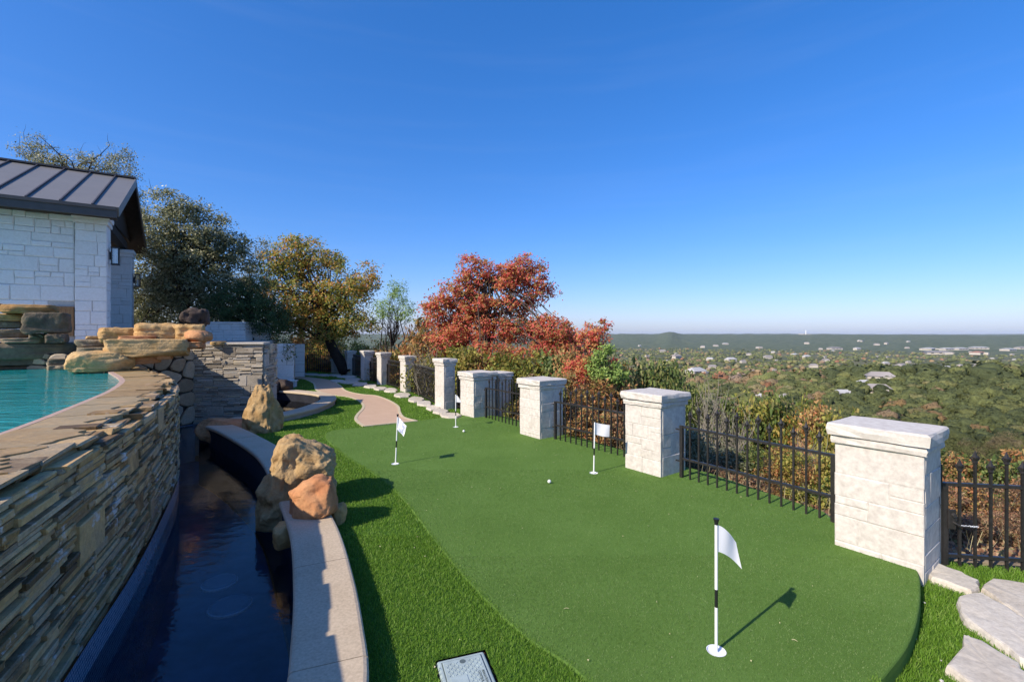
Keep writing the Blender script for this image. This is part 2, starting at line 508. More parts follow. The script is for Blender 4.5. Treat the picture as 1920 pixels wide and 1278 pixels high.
br.inputs['Brick Width'].default_value = 0.8; br.inputs['Row Height'].default_value = 0.8
M['mosaic_tile'] = t.done(t.pbsdf(br.outputs['Color'], 0.25, None, 0.5))

def leaf_mat(name, cols, nscale=1.2, var=0.45, tr=0.35, rough=0.55, lo=0.30, hi=0.70):
    t = NT(name); p = t.pos()
    a = t.noise(p, nscale, 4, 0.6); r = t.rnd()
    f = t.math('ADD', t.math('MULTIPLY', a, 1-var), t.math('MULTIPLY', r, var))
    cols = [tuple(min(0.8, x*1.22) for x in k) for k in cols]
    n = len(cols)
    c = t.ramp(f, [(lo+(hi-lo)*i/(n-1), k) for i, k in enumerate(cols)])
    b = t.pbsdf(c, rough, None, 0.3)
    tl = t.n('ShaderNodeBsdfTranslucent'); t.l(c, tl.inputs['Color'])
    mx = t.n('ShaderNodeMixShader', Fac=tr); t.l(b, mx.inputs[1]); t.l(tl.outputs[0], mx.inputs[2])
    M[name] = t.done(mx.outputs[0])
leaf_mat('leaf_oak', [(0.09,0.10,0.046),(0.165,0.18,0.080),(0.25,0.255,0.125),(0.38,0.37,0.23)], 1.0, 0.6, 0.4, 0.38)
leaf_mat('leaf_juniper', [(0.028,0.055,0.020),(0.055,0.10,0.032),(0.085,0.135,0.042)], 1.5, 0.5, 0.2)
leaf_mat('leaf_amber', [(0.11,0.15,0.035),(0.20,0.24,0.05),(0.36,0.34,0.07),(0.48,0.33,0.08),(0.50,0.22,0.06)], 0.6, 0.35, 0.5, 0.55, 0.34, 0.66)
leaf_mat('leaf_red', [(0.26,0.22,0.07),(0.46,0.19,0.075),(0.54,0.10,0.075),(0.60,0.115,0.10),(0.52,0.14,0.085),(0.52,0.30,0.10)], 0.8, 0.4, 0.5, 0.55, 0.34, 0.66)
leaf_mat('leaf_rust', [(0.17,0.16,0.05),(0.33,0.19,0.07),(0.44,0.17,0.08),(0.38,0.29,0.10)], 1.2, 0.5, 0.35)
leaf_mat('leaf_yellowgreen', [(0.10,0.135,0.028),(0.24,0.25,0.05),(0.38,0.35,0.08),(0.32,0.24,0.07)], 1.3, 0.5, 0.4)
leaf_mat('leaf_green', [(0.055,0.085,0.022),(0.105,0.155,0.038),(0.17,0.21,0.055),(0.24,0.23,0.08)], 1.3, 0.5, 0.35)
leaf_mat('leaf_fresh', [(0.13,0.21,0.05),(0.22,0.33,0.08),(0.33,0.42,0.11)], 1.3, 0.5, 0.45)
leaf_mat('leaf_brush', [(0.15,0.08,0.045),(0.29,0.145,0.08),(0.38,0.24,0.14),(0.18,0.17,0.07)], 1.6, 0.5, 0.3)
leaf_mat('leaf_greygreen', [(0.115,0.125,0.07),(0.19,0.20,0.11),(0.27,0.26,0.155)], 1.2, 0.5, 0.3)
plain('bark', (0.085,0.066,0.052), 0.9, 0, 0.15, 20, 0.4, 0.8)
plain('bark_dark', (0.034,0.027,0.022), 0.9, 0, 0.15, 20, 0.4, 0.8)
plain('twig_pale', (0.24,0.215,0.17), 0.9, 0, 0.1, 20, 0.3)

# hillside ground: leaf litter and pale soil near by, mottled scrub far away
t = NT('hillside_ground'); p = t.pos()
a = t.noise(p, 0.9, 6, 0.7); g = t.noise(p, 9.0, 4, 0.7)
near = t.ramp(t.math('ADD', t.math('MULTIPLY', a, 0.5), t.math('MULTIPLY', g, 0.5)), [(0.3,(0.10,0.075,0.045)),(0.5,(0.20,0.155,0.105)),(0.7,(0.33,0.28,0.21))])
fa = t.noise(p, 0.018, 8, 0.68); fb = t.noise(p, 0.0035, 5, 0.6)
far = t.ramp(t.math('ADD', t.math('MULTIPLY', fa, 0.75), t.math('MULTIPLY', fb, 0.25)), [(0.30,(0.045,0.060,0.030)),(0.46,(0.085,0.10,0.050)),(0.56,(0.14,0.135,0.08)),(0.66,(0.22,0.19,0.12)),(0.76,(0.34,0.29,0.21))])
rb = t.noise(p, 0.05, 6, 0.8)
ridge = t.ramp(t.math('ADD', t.math('MULTIPLY', fa, 0.5), t.math('MULTIPLY', rb, 0.5)), [(0.38,(0.040,0.060,0.032)),(0.5,(0.085,0.11,0.058)),(0.62,(0.17,0.18,0.10))])
ln = t.n('ShaderNodeVectorMath', _operation='LENGTH'); t.l(p, ln.inputs[0])
def band(lo, hi):
    mr = t.n('ShaderNodeMapRange'); mr.inputs['From Min'].default_value = lo; mr.inputs['From Max'].default_value = hi
    t.l(ln.outputs['Value'], mr.inputs['Value']); return mr.outputs[0]
c = t.mix(band(25, 70), near, far)
c = t.mix(band(2500, 4200), c, ridge)
M['hillside_ground'] = t.done(t.pbsdf(c, 0.95, t.bump(g, 0.5, 0.03), 0.05))
def forest_mat(name, attr):
    t = NT(name)
    if attr: f = t.n('ShaderNodeAttribute', _attribute_name='tint').outputs['Fac']
    else: f = t.n('ShaderNodeObjectInfo').outputs['Random']
    r = t.n('ShaderNodeNewGeometry').outputs['Random Per Island']
    cols = [(0.070,0.095,0.045),(0.095,0.125,0.055),(0.13,0.165,0.062),(0.17,0.20,0.075),(0.21,0.21,0.10),(0.23,0.19,0.12),(0.28,0.21,0.10),(0.26,0.22,0.165),(0.29,0.16,0.09)]
    cols = [(a*1.12, b*1.0, c_*0.98) for a, b, c_ in cols]
    pos_ = [0.0,0.2,0.4,0.58,0.70,0.79,0.86,0.92,0.99] if attr else [0.0,0.18,0.36,0.56,0.78,0.90,0.94,0.97,0.99]
    c = t.ramp(f, list(zip(pos_, cols)))
    c = t.mix(0.6, c, t.ramp(r, [(0,(0.38,0.38,0.38)),(1,(0.64,0.64,0.64))]), 'OVERLAY')
    g = t.noise(t.pos(), 2.0, 6, 0.8)
    c = t.mix(0.75, c, t.ramp(g, [(0.36,(0.20,0.20,0.20)),(0.64,(0.74,0.74,0.74))]), 'OVERLAY')
    b = t.pbsdf(c, 0.85, t.bump(g, 1.0, 0.6), 0.05)
    M[name] = t.done(b)
forest_mat('forest_far', True)
forest_mat('forest_near', False)
plain('house_wall', (0.50,0.45,0.37), 0.8, 0, 0.2, 0.1, 0.15)
plain('house_roof', (0.30,0.27,0.25), 0.8, 0, 0.2, 0.1, 0.2)
plain('house_roof_pale', (0.44,0.43,0.41), 0.7, 0, 0.2, 0.1, 0.1)
plain('house_roof_red', (0.36,0.17,0.12), 0.8, 0, 0.2, 0.1, 0.15)
plain('window_dark', (0.03,0.035,0.045), 0.2, 0, 0.5)
# ------------------------------------------------------------------ plan of the yard (metres; x right, y away)
E1 = Vector((-0.60, 0.80, 0)); E2 = Vector((0.80, 0.60, 0))          # along the fence, and out through it
Z_TURF, Z_CURB, Z_BASIN, Z_POOL, Z_COPE = -0.010, 0.13, -0.20, 1.125, 1.15
Z_LOW = -0.11                                                       # turf right of the green
Z_PATIO = 1.60
PILLARS = [  # near corner, width along fence, depth outwards, base z, top z
    ((3.11, 3.54), 0.59, 0.50, -0.14, 1.04), ((1.86, 5.87), 0.56, 0.54, -0.05, 1.03), ((0.475, 8.0), 0.56, 0.54, -0.05, 1.00),
    ((-0.82, 10.03), 0.56, 0.56, -0.05, 0.957), ((-1.61, 11.1), 0.46, 0.30, -0.06, 1.195), ((-3.27, 14.4), 0.40, 0.30, -0.06, 1.11),
    ((-4.57, 16.4), 0.40, 0.32, -0.06, 1.13), ((-5.63, 17.9), 0.40, 0.34, -0.06, 1.14), ((-7.15, 20.4), 0.36, 0.34, -0.06, 1.05)]
FENCE = [(30, 0.5), (6.0, 3.55), (3.75, 3.85), (2.45, 6.0), (0.95, 8.2), (-0.35, 10.25), (-1.35, 11.4), (-3.0, 14.5), (-4.3, 16.6), (-5.4, 18.2), (-6.8, 20.7), (-9.9, 23.0), (-14, 26.0), (-60, 50)]

def fence_dist(x, y):
    """distance outside (+) or inside (-) the fence line"""
    x = np.asarray(x, float); y = np.asarray(y, float)
    best = np.full(x.shape, 1e18); sg = np.ones(x.shape)
    for (ax, ay), (bx, by) in zip(FENCE[:-1], FENCE[1:]):
        dx, dy = bx-ax, by-ay
        t = np.clip(((x-ax)*dx+(y-ay)*dy)/(dx*dx+dy*dy), 0, 1)
        d2 = (x-ax-t*dx)**2+(y-ay-t*dy)**2
        s_ = np.sign((y-ay)*dx-(x-ax)*dy)
        m = d2 < best
        best = np.where(m, d2, best); sg = np.where(m, -s_, sg)
    return np.sqrt(best)*sg

PROF = np.array([(5,3.6),(10,5.0),(20,7.2),(40,10.5),(70,14.5),(100,17.5),(150,21.5),(250,28),(400,38),(700,54),(1200,73),(2000,93),(3200,112),(4500,112),(5600,84),(6600,44),(7400,20),(7800,16),(8600,60),(11000,90),(14000,40),(16500,12),(20000,40),(40000,200)])
def fbm(x, y, seed=0, octaves=4):
    r = np.zeros(np.shape(x)); a = 1.0
    rg = np.random.default_rng(seed)
    for k in range(octaves):
        for j in range(3):
            th = rg.uniform(0, 2*math.pi); ph = rg.uniform(0, 2*math.pi)
            r = r + a*np.sin((np.cos(th)*x+np.sin(th)*y)*(2**k)+ph)/3
        a *= 0.5
    return r
def ground_z(x, y):
    x = np.asarray(x, float); y = np.asarray(y, float)
    s = fence_dist(x, y)
    d = np.hypot(x, y)
    zn = np.where(s < 2, -0.10-0.22*np.maximum(s, 0), -0.54-0.40*(s-2))
    zf = EYE - np.interp(np.log(np.maximum(d, 1)), np.log(PROF[:,0]), PROF[:,1])
    az = np.degrees(np.arctan2(x, y))
    zf = zf + 11*np.exp(-(((x-165)/75)**2+((y-150)/75)**2)/2)
    zf = zf + 0.012*np.minimum(d, 900)*fbm(x/60, y/60, 3)*np.clip((d-15)/40, 0, 1)
    far = np.clip((d-3500)/2500, 0, 1)
    zf = zf + far*9*fbm(az/5.0, d/4000, 5) + far*(1-np.clip((d-8300)/1200, 0, 1))*46*np.exp(-((az-18.6)/0.8)**2) + far*(1-np.clip((d-8300)/1200, 0, 1))*14*np.exp(-((az-14)/2.0)**2)
    z = np.maximum(zn, zf) + np.clip(s/3, 0, 1)*0.10*fbm(x*1.3, y*1.3, 9)
    return np.where(s < 0.02, -1.6, z)

# ------------------------------------------------------------------ hillside, valley and ridges: one sheet to the horizon
azs = np.radians(np.concatenate([np.arange(-180, -75, 5.0), np.arange(-75, 75.01, 0.5), np.arange(80, 180, 5.0)]))
rad = np.concatenate([[0.0], np.geomspace(1.2, 38000, 330)])
AA, RR = np.meshgrid(azs, rad)
X, Y = RR*np.sin(AA), RR*np.cos(AA)
Zg = ground_z(X, Y)
nA = len(azs); nR = len(rad)
idx = np.arange(nA*nR).reshape(nR, nA)
nxt = np.roll(idx, -1, axis=1)
Fg = np.stack([idx[:-1], nxt[:-1], nxt[1:], idx[1:]], -1).reshape(-1, 4)[:, ::-1]
me = fast_mesh('hillside', np.stack([X, Y, Zg], -1).reshape(-1, 3), Fg, True)
tag(link_mesh('hillside', me, M['hillside_ground']), 'wooded hillside falling to the valley and ridge', None, None, 'structure')

# ------------------------------------------------------------------ curves of basin, curb, pool wall, pond, path, green
WALL = catmull([(-1.55,0.2),(-1.80,1.1),(-2.17,2.0),(-2.56,2.82),(-2.98,3.69),(-3.57,4.77),(-4.17,5.8),(-5.0,6.95),(-6.1,8.1),(-7.0,9.0),(-7.45,9.6)], 0.06)
CURB = catmull([(-0.30,0.2),(-0.43,1.0),(-0.55,1.6),(-0.70,2.28),(-0.85,2.68),(-1.11,3.27),(-1.54,4.12),(-2.15,5.1),(-2.9,6.25),(-3.64,7.16),(-4.84,8.37),(-5.6,9.0)], 0.06)
CURB_IN = offset_path(CURB, -0.37)
wallP = Path(WALL, 1)
POND_OUT = catmull([(-5.55,9.05),(-5.1,9.1),(-4.78,9.42),(-4.52,10.05),(-4.40,10.85),(-4.50,11.95),(-4.88,12.85),(-5.5,13.45),(-6.4,13.95),(-7.3,14.3),(-8.0,14.5)], 0.1)
POND_IN = offset_path(POND_OUT, -0.38)

GREEN = catmull([G(1690,1037)] + [G(u, v) for u, v in ((1716,1066),(1722,1100),(1717,1150),(1698,1205),(1655,1262),(1600,1330))] + [(1.45,1.75),(1.0,1.55),(0.55,1.75)] + [G(u, v) for u, v in ((1105,1278),(985,1190),(900,1110),(830,1030),(785,970),(760,938),(735,913),(700,886),(650,855),(620,830),(610,817),(617,809),(641,804))], 0.05).tolist()
GREEN = GREEN + [G(684,801), G(782,789), G(838,781), G(866,780), (-0.55,10.35), (-0.15,10.2), (1.10,8.22), (2.55,6.05), (3.15,4.75), (3.0,4.1), (3.02,3.75)]
PATH_L = [G(u, v, Z_TURF) for u, v in ((683,800),(671,792),(667,785),(671,777),(680,767),(681,760),(672,751),(655,745),(633,742),(606,737),(593,731),(589,720),(581,715),(570,711),(548,708))]
PATH_R = [G(u, v, Z_TURF) for u, v in ((782,790),(757,783),(749,773),(747,764),(738,756),(722,748),(703,742),(680,740),(658,736),(645,731),(637,723),(625,716),(609,711.5),(582,708),(548,705.5))]
PL = catmull(PATH_L, 0.12); PR = catmull(PATH_R, 0.12)
PATH_POLY = PL.tolist() + PR.tolist()[::-1]

TURF = CURB.tolist() + POND_OUT.tolist()[1:] + [(-8.05,16.2),(-7.6,16.4),(-8.2,18.0),(-8.6,19.5),(-9.9,22.7),(-6.75,20.5),(-5.35,18.05),(-4.25,16.5),(-2.95,14.4),(-1.3,11.3),(-0.35,10.2),(0.95,8.2),(2.4,5.95),(3.05,4.6),(3.1,4.2),(2.9,3.8),(2.2,3.2),(1.9,2.4),(1.4,1.95),(1.0,1.75),(0.8,1.75),(0.8,-2.0),(-0.1,-2.0)]
TURF_LOW = [(0.82,1.74),(0.82,-2.0),(9.0,-2.0),(9.0,3.15),(5.0,3.7),(3.75,3.86),(3.62,3.95),(3.2,4.1),(2.4,3.6),(1.9,2.42),(1.4,1.97)]
LID_C, LID_R = Vector((-0.22, 2.43, 0)), -0.33
lid_d = Vector((math.sin(LID_R), math.cos(LID_R), 0)); lid_s = Vector((math.cos(LID_R), -math.sin(LID_R), 0))
LID_W, LID_L = 0.135, 0.215
LID_POLY = [tuple((LID_C + lid_s*a*(LID_W+0.012) + lid_d*b*(LID_L+0.012)).xy) for a, b in ((-1,-1),(1,-1),(1,1),(-1,1))]

tag(sheet('artificial_turf', TURF, Z_TURF, M['turf_base'], [LID_POLY], 0.2), None, None, None, 'structure')
tag(sheet('artificial_turf', TURF_LOW, Z_LOW, M['turf_base'], [], 0.2), None, None, None, 'structure')

# ------------------------------------------------------------------ flags, cups: positions first, the green is cut round the cups
FLAGS = [(G(1343,1219), 0.750), (G(741,869), 0.685), (G(1113,886), 0.690), (G(854.5,800), 0.660)]
CUP_R = 0.054
holes = [[(c[0]+CUP_R*math.cos(a), c[1]+CUP_R*math.sin(a)) for a in np.linspace(0, 2*math.pi, 24, endpoint=False)] for c, h in FLAGS]
# the green: a raised sheet with a rolled edge that turns down to the turf
gp = np.array(GREEN)
cen = gp.mean(0)
area = 0.5*np.sum(gp[:,0]*np.roll(gp[:,1],-1)-np.roll(gp[:,0],-1)*gp[:,1])
gd = np.roll(gp,-1,0)-np.roll(gp,1,0); gd /= np.linalg.norm(gd,axis=1)[:,None]
gn = np.stack([gd[:,1],-gd[:,0]],1)*(1 if area > 0 else -1)
GREEN_IN = (gp-gn*0.022).tolist()
v2, f2 = tri_poly(GREEN, holes)
V = [Vector((p.x, p.y, 0.0)) for p in v2]; Fc = []
for tr_ in f2:
    a, b, c = [V[i] for i in tr_]
    Fc.append(list(tr_) if (b-a).cross(c-a).z > 0 else list(tr_)[::-1])
b0 = len(V); n = len(gp); ring = [(0.0,0.0),(0.006,-0.003),(0.011,-0.010),(0.013,-0.045),(0.013,-0.16)]
for off, dz in ring:
    V += [Vector((gp[i,0]+gn[i,0]*off, gp[i,1]+gn[i,1]*off, dz)) for i in range(n)]
for k in range(len(ring)-1):
    for i in range(n):
        j = (i+1) % n
        q = [b0+k*n+i, b0+(k+1)*n+i, b0+(k+1)*n+j, b0+k*n+j]
        Fc.append(q if area > 0 else q[::-1])
green = make('putting_green', V, Fc, M['green_base'])
tag(green, None, None, None, 'structure')

# ------------------------------------------------------------------ path with a pale border on both sides
tag(sheet('garden_path', PATH_POLY, Z_TURF+0.012, M['path_concrete'], [], 0.06), None, None, None, 'structure')
path_o = bpy.data.objects['garden_path']
for side, pth in ((-1, PL), (1, PR)):
    mb = MB(); q = Path(pth, 1)
    for i in range(len(pth)-1):
        t0, t1 = q.s[i], q.s[i+1]
        a0 = -0.005*side*-1; 
        mb.quad([q.pos(t0,-0.03,Z_TURF+0.019), q.pos(t1,-0.03,Z_TURF+0.019), q.pos(t1,0.03,Z_TURF+0.019), q.pos(t0,0.03,Z_TURF+0.019)])
        for o_ in (-0.03, 0.03):
            mb.quad([q.pos(t0,o_,Z_TURF+0.019), q.pos(t1,o_,Z_TURF+0.019), q.pos(t1,o_,Z_TURF-0.02), q.pos(t0,o_,Z_TURF-0.02)])
    mb.build('border_strip', M['path_border'], path_o)
mb = MB(); q = [Vector((*PATH_L[0], 0)), Vector((*PATH_R[0], 0))]
mb.bar(q[0]+Vector((0,0,Z_TURF+0.014)), q[1]+Vector((0,0,Z_TURF+0.014)), 0.05, 0.02)
mb.build('border_strip', M['path_border'], path_o)

# ------------------------------------------------------------------ lower basin: floor, water, inner faces, curb of cast slabs
far_end = [(-7.45,9.75),(-7.0,10.2),(-6.2,10.2),(-5.6,9.2)]
basin_poly = WALL.tolist() + [(-7.3,9.8),(-6.95,10.3),(-5.7,9.6)] + CURB_IN.tolist()[::-1]
tag(sheet('basin_floor', basin_poly, -1.0, M['basin_plaster']), None, None, None, 'structure')
tag(sheet('basin_water', basin_poly, Z_BASIN, M['basin_water']), 'dark blue water in the curved trough below the pool wall', None, None, 'structure')

def ribbon(path, z0, z1, off=0.0):
    mb = MB()
    for i in range(len(path.s)-1):
        a, b = path.s[i], path.s[i+1]
        mb.quad([path.pos(a,off,z0), path.pos(b,off,z0), path.pos(b,off,z1), path.pos(a,off,z1)])
    return mb

def curb(name, out_pts, width, ztop, zin, zout, label, group=None, n_joint=1.15, mat_in='basin_wall'):
    root = empty(name, (float(out_pts[len(out_pts)//2][0]), float(out_pts[len(out_pts)//2][1]), 0))
    root_inv = Matrix.Translation(-root.location)
    q = Path(out_pts, 1)
    def fin(o):
        o.data.transform(root_inv); o.parent = root; return o
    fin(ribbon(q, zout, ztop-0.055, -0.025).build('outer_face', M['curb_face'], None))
    fin(ribbon(q, zin, ztop-0.055, -width+0.02).build('inner_face', M[mat_in], None))
    # coping slabs with rounded noses
    t = 0.0; k = 0
    prof = [(-width,-0.055),(-width-0.006,-0.04),(-width-0.006,-0.016),(-width+0.004,-0.004),(-width+0.02,0.0),(-0.022,0.0),(-0.006,-0.005),(0.004,-0.018),(0.004,-0.04),(-0.004,-0.055)]
    while t < q.L-0.05:
        L = min(n_joint*random.uniform(0.85,1.15), q.L-t)
        n = max(3, int(L/0.09))
        ts = np.linspace(t+0.003, t+L-0.003, n)
        V = []; Fq = []; dz = random.uniform(-0.002,0.002); m = len(prof)
        for a in ts:
            V += [q.pos(a, o_, ztop+z_+dz) for o_, z_ in prof]
        for i in range(n-1):
            for j in range(m):
                Fq.append([i*m+j, i*m+(j+1)%m, (i+1)*m+(j+1)%m, (i+1)*m+j])
        Fq.append(list(range(m))); Fq.append([(n-1)*m+j for j in range(m)][::-1])
        fin(make('coping_slab', V, Fq, M['curb_concrete']))
        t += L
    tag(root, label, 'curb', group)
    return root
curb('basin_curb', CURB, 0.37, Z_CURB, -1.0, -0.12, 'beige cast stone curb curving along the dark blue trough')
curb('pond_curb', POND_OUT, 0.38, Z_CURB, -0.6, -0.10, 'round beige curb of the small pond beside the pink path', None, 1.3, 'pond_plaster')
pond_poly = POND_IN.tolist() + [(-8.1,13.9),(-8.1,11.6),(-5.9,11.2),(-5.6,10.3),(-5.7,9.6)]
tag(sheet('pond_floor', pond_poly, -0.6, M['pond_plaster']), None, None, None, 'structure')
tag(sheet('pond_water', pond_poly, -0.14, M['pond_water']), 'still dark water in the round pond', None, None, 'structure')

# two pale underwater lamps on the basin floor
for (u, v), r in (((432,1092), 0.19), ((412,1052), 0.17)):
    Yb = (EYE+0.75)*F/(v-HZ); c = ((u-960)/F*Yb, Yb)
    root = empty('basin_lamp', (c[0], c[1], -1.0))
    MB().lathe((0,0,0), [(r*1.0,0.002),(r,0.03),(r*0.85,0.045)], 28).build('lens', M['basin_light'], root)
    MB().lathe((0,0,0), [(r*1.06,0.003),(r*1.06,0.02),(r*1.01,0.03)], 28, False).build('rim', M['fixture_grey'], root)
    tag(root, 'pale round lamp under the dark trough water, ' + ('nearer of two' if v > 1070 else 'farther of two'), 'lamp', 'underwater lamps')

# ------------------------------------------------------------------ stone pieces
def block(path, s0, s1, z0, z1, d, bev, jit, rng, back=0.06):
    """one stone on a wall: bevelled, slightly out of true; 18 triangles"""
    j = lambda a: rng.uniform(-a, a)
    b = min(bev, (z1-z0)*0.3, (s1-s0)*0.3)
    co = [(s0+j(jit),z0+j(jit*0.5)),(s1+j(jit),z0+j(jit*0.5)),(s1+j(jit),z1+j(jit*0.5)),(s0+j(jit),z1+j(jit*0.5))]
    inn = [(co[0][0]+b*rng.uniform(.6,1.6),co[0][1]+b*rng.uniform(.6,1.4)),(co[1][0]-b*rng.uniform(.6,1.6),co[1][1]+b*rng.uniform(.6,1.4)),(co[2][0]-b*rng.uniform(.6,1.6),co[2][1]-b*rng.uniform(.6,1.4)),(co[3][0]+b*rng.uniform(.6,1.6),co[3][1]-b*rng.uniform(.6,1.4))]
    V = [path.pos(s,-back,z) for s,z in co] + [path.pos(s,d-b*0.8,z) for s,z in co] + [path.pos(s,d+j(jit*0.6),z) for s,z in inn]
    Fq = [[8,9,10,11]]
    for i in range(4):
        k = (i+1) % 4
        Fq.append([i,k,4+k,4+i]); Fq.append([4+i,4+k,8+k,8+i])
    if path.side < 0: Fq = [f[::-1] for f in Fq]
    return V, Fq

def ledge_layout(L, z0, z1, rng, band=(0.14,0.24), big=0.14, thin=(0.018,0.046), ln=(0.28,0.75)):
    """rectangles of a dry-laid ledgestone wall: thin courses with a few large blocks"""
    out = []; z = z0
    while z < z1-0.03:
        h = min(rng.uniform(*band), z1-z)
        if z1-z-h < 0.05: h = z1-z
        s = -rng.uniform(0,0.3)
        while s < L:
            w = rng.uniform(*ln)
            if rng.random() < big:
                w *= 0.6; out.append((max(s,0), min(s+w,L), z, z+h))
            else:
                zz = z
                while zz < z+h-0.008:
                    th = rng.uniform(*thin)
                    if z+h-zz-th < 0.015: th = z+h-zz
                    ss = s; 
                    while ss < s+w-0.02:
                        ww = rng.uniform(0.35,1.0)*w
                        if s+w-ss-ww < 0.09: ww = s+w-ss
                        a, b = max(ss,0), min(ss+ww,L)
                        if b-a > 0.02: out.append((a, b, zz, zz+th))
                        ss += ww
                    zz += th
            s += w
        z += h
    return out

def ashlar_layout(W, z0, z1, rng, band=(0.22,0.34), ln=(0.9,2.0), split=0.45):
    out = []; z = z0
    while z < z1-0.02:
        h = min(rng.uniform(*band), z1-z)
        if z1-z-h < 0.12: h = z1-z
        s = 0.0
        while s < W-1e-6:
            w = h*rng.uniform(*ln)
            if W-s-w < 0.13: w = W-s
            if rng.random() < split:
                k = rng.uniform(0.35,0.65)*h
                for a, b in ((z, z+k), (z+k, z+h)):
                    if w > 0.42 and rng.random() < 0.5:
                        m = w*rng.uniform(0.35,0.65); out += [(s, s+m, a, b), (s+m, s+w, a, b)]
                    else: out.append((s, s+w, a, b))
            else: out.append((s, s+w, z, z+h))
            s += w
        z += h
    return out

def join_stones(name, lst, mat, parent):
    V = []; Fq = []
    for v, f in lst:
        b = len(V); V += v; Fq += [[b+i for i in q] for q in f]
    o = make(name, V, Fq, mat, parent); o['kind'] = 'stuff'
    return o

def stone_wall(root, path, rects, mat, core_mat, d=(0.0,0.03), gap=0.004, bev=0.008, jit=0.004, seed=1, limit=300, core=True, name='stone', core_off=-0.012, z0=None, z1=None):
    rng = random.Random(seed)
    inv = Matrix.Translation(-root.location) if root is not None else Matrix()
    made = []
    for (a, b, c, e) in rects:
        v, f = block(path, a+gap, b-gap, c+gap*0.8, e-gap*0.8, rng.uniform(*d), bev, jit, rng)
        q = path.at((a+b)/2)
        px = (b-a)*(e-c)/max(q[1],0.5)**2 if abs(q[0]) < 1.15*q[1] else 0
        made.append((px, v, f))
    made.sort(key=lambda m: -m[0])
    for px, v, f in made[:limit]:
        make(name, [inv @ p_ for p_ in v], f, mat, root)
    if len(made) > limit:
        join_stones('small_stones', [([inv @ p_ for p_ in v], f) for px, v, f in made[limit:]], mat, root)
    if core:
        zz0 = min(r[2] for r in rects) if z0 is None else z0; zz1 = max(r[3] for r in rects) if z1 is None else z1
        mb = ribbon(path, zz0, zz1, core_off)
        o = mb.build('core', core_mat, root); o.data.transform(inv)

# the curved vanishing-edge wall
rng = random.Random(5)
wall_root = empty('pool_wall', (float(WALL[60][0]), float(WALL[60][1]), -0.4))
rects = ledge_layout(wallP.L, -0.02, 1.085, rng, big=0.20)
stone_wall(wall_root, wallP, rects, M['ledgestone'], M['mortar_dark'], (0.0,0.042), 0.0025, 0.006, 0.007, 21, 300, True, 'ledge_stone', -0.02)
inv_w = Matrix.Translation(-wall_root.location)
# ragged ledge stones jutting at the top, just under the coping
s = 1.2
k = 0
while s < wallP.L-0.4:
    L = rng.uniform(0.12,0.42)
    for lay in range(3):
        if rng.random() < 0.86:
            z = 1.070+lay*0.024
            v, f = block(wallP, s+rng.uniform(-.05,.05), s+L+rng.uniform(-.03,.05), z, z+rng.uniform(0.018,0.034), rng.uniform(-0.09,0.045)-0.03*lay, 0.008, 0.02, rng, 0.34)
            make('rim_stone', [inv_w @ p_ for p_ in v], f, M['ledgestone'], wall_root)
    s += L*rng.uniform(0.8,1.05)
# coping flags from the pool edge to the rim
s = 0.6; edges = []
while s < wallP.L-0.2:
    edges.append(s); s += rng.uniform(0.38,0.72)
edges.append(wallP.L-0.05)
for a, b in zip(edges[:-1], edges[1:]):
    n = 14; top = []; 
    ts = np.linspace(a+0.002, b-0.002, n)
    lean = rng.uniform(-0.05,0.05)
    dzz = rng.uniform(-0.003,0.003)
    ph = rng.uniform(0,6); outer = [wallP.pos(t_, -0.18+0.06*math.sin(ph+t_*9)+rng.uniform(-0.04,0.04), Z_COPE+dzz) for t_ in ts]
    inner = [wallP.pos(min(max(t_+lean,0),wallP.L), -0.565, Z_COPE+dzz) for t_ in ts]
    V = outer + inner[::-1]; m = len(V)
    V2 = [Vector((p_.x,p_.y,p_.z-0.05)) for p_ in V]
    Fq = [list(range(m))[::-1]] + [[i,(i+1)%m,m+(i+1)%m,m+i] for i in range(m)]
    o = make('coping_flag', [inv_w @ p_ for p_ in V+V2], Fq, M['pool_coping'], wall_root)
# pinkish grout line along the water
ep = Path(offset_path(WALL, -0.605), 1)
mb = MB()
for i in range(8, len(ep.s)-1):
    a_, b_ = ep.s[i], ep.s[i+1]
    mb.quad([ep.pos(a_,-0.02,Z_COPE-0.006), ep.pos(b_,-0.02,Z_COPE-0.006), ep.pos(b_,0.04,Z_COPE-0.001), ep.pos(a_,0.04,Z_COPE-0.001)])
    mb.quad([ep.pos(a_,-0.02,Z_COPE-0.006), ep.pos(b_,-0.02,Z_COPE-0.006), ep.pos(b_,-0.02,Z_COPE-0.5), ep.pos(a_,-0.02,Z_COPE-0.5)])
o = mb.build('water_edge', M['pink_edge'], wall_root); o.data.transform(inv_w)
# mosaic band at the waterline
def tile_band(path, z0, z1, off, parent, inv, sz=0.03):
    V=[];Fq=[];UV=[]
    for i in range(len(path.s)-1):
        a_, b_ = path.s[i], path.s[i+1]; b = len(V)
        V += [inv @ path.pos(a_,off,z0), inv @ path.pos(b_,off,z0), inv @ path.pos(b_,off,z1), inv @ path.pos(a_,off,z1)]
        Fq.append([b,b+1,b+2,b+3]); UV += [(a_/sz,z0/sz),(b_/sz,z0/sz),(b_/sz,z1/sz),(a_/sz,z1/sz)]
    V += []; o = make('tile_band', V, Fq, M['mosaic_tile'], parent)
    uv = o.data.uv_layers.new(name='UVMap')
    for i, c_ in enumerate(UV): uv.data[i].uv = c_
    return o
tile_band(wallP, -1.0, -0.025, 0.03, wall_root, inv_w)
mb = ribbon(wallP, -0.025, -0.018, 0.015); o = mb.build('tile_ledge', M['mortar_dark'], wall_root); o.data.transform(inv_w)
tag(wall_root, 'curved stacked ledgestone pool wall with wet flagstone coping above the dark trough', 'wall')

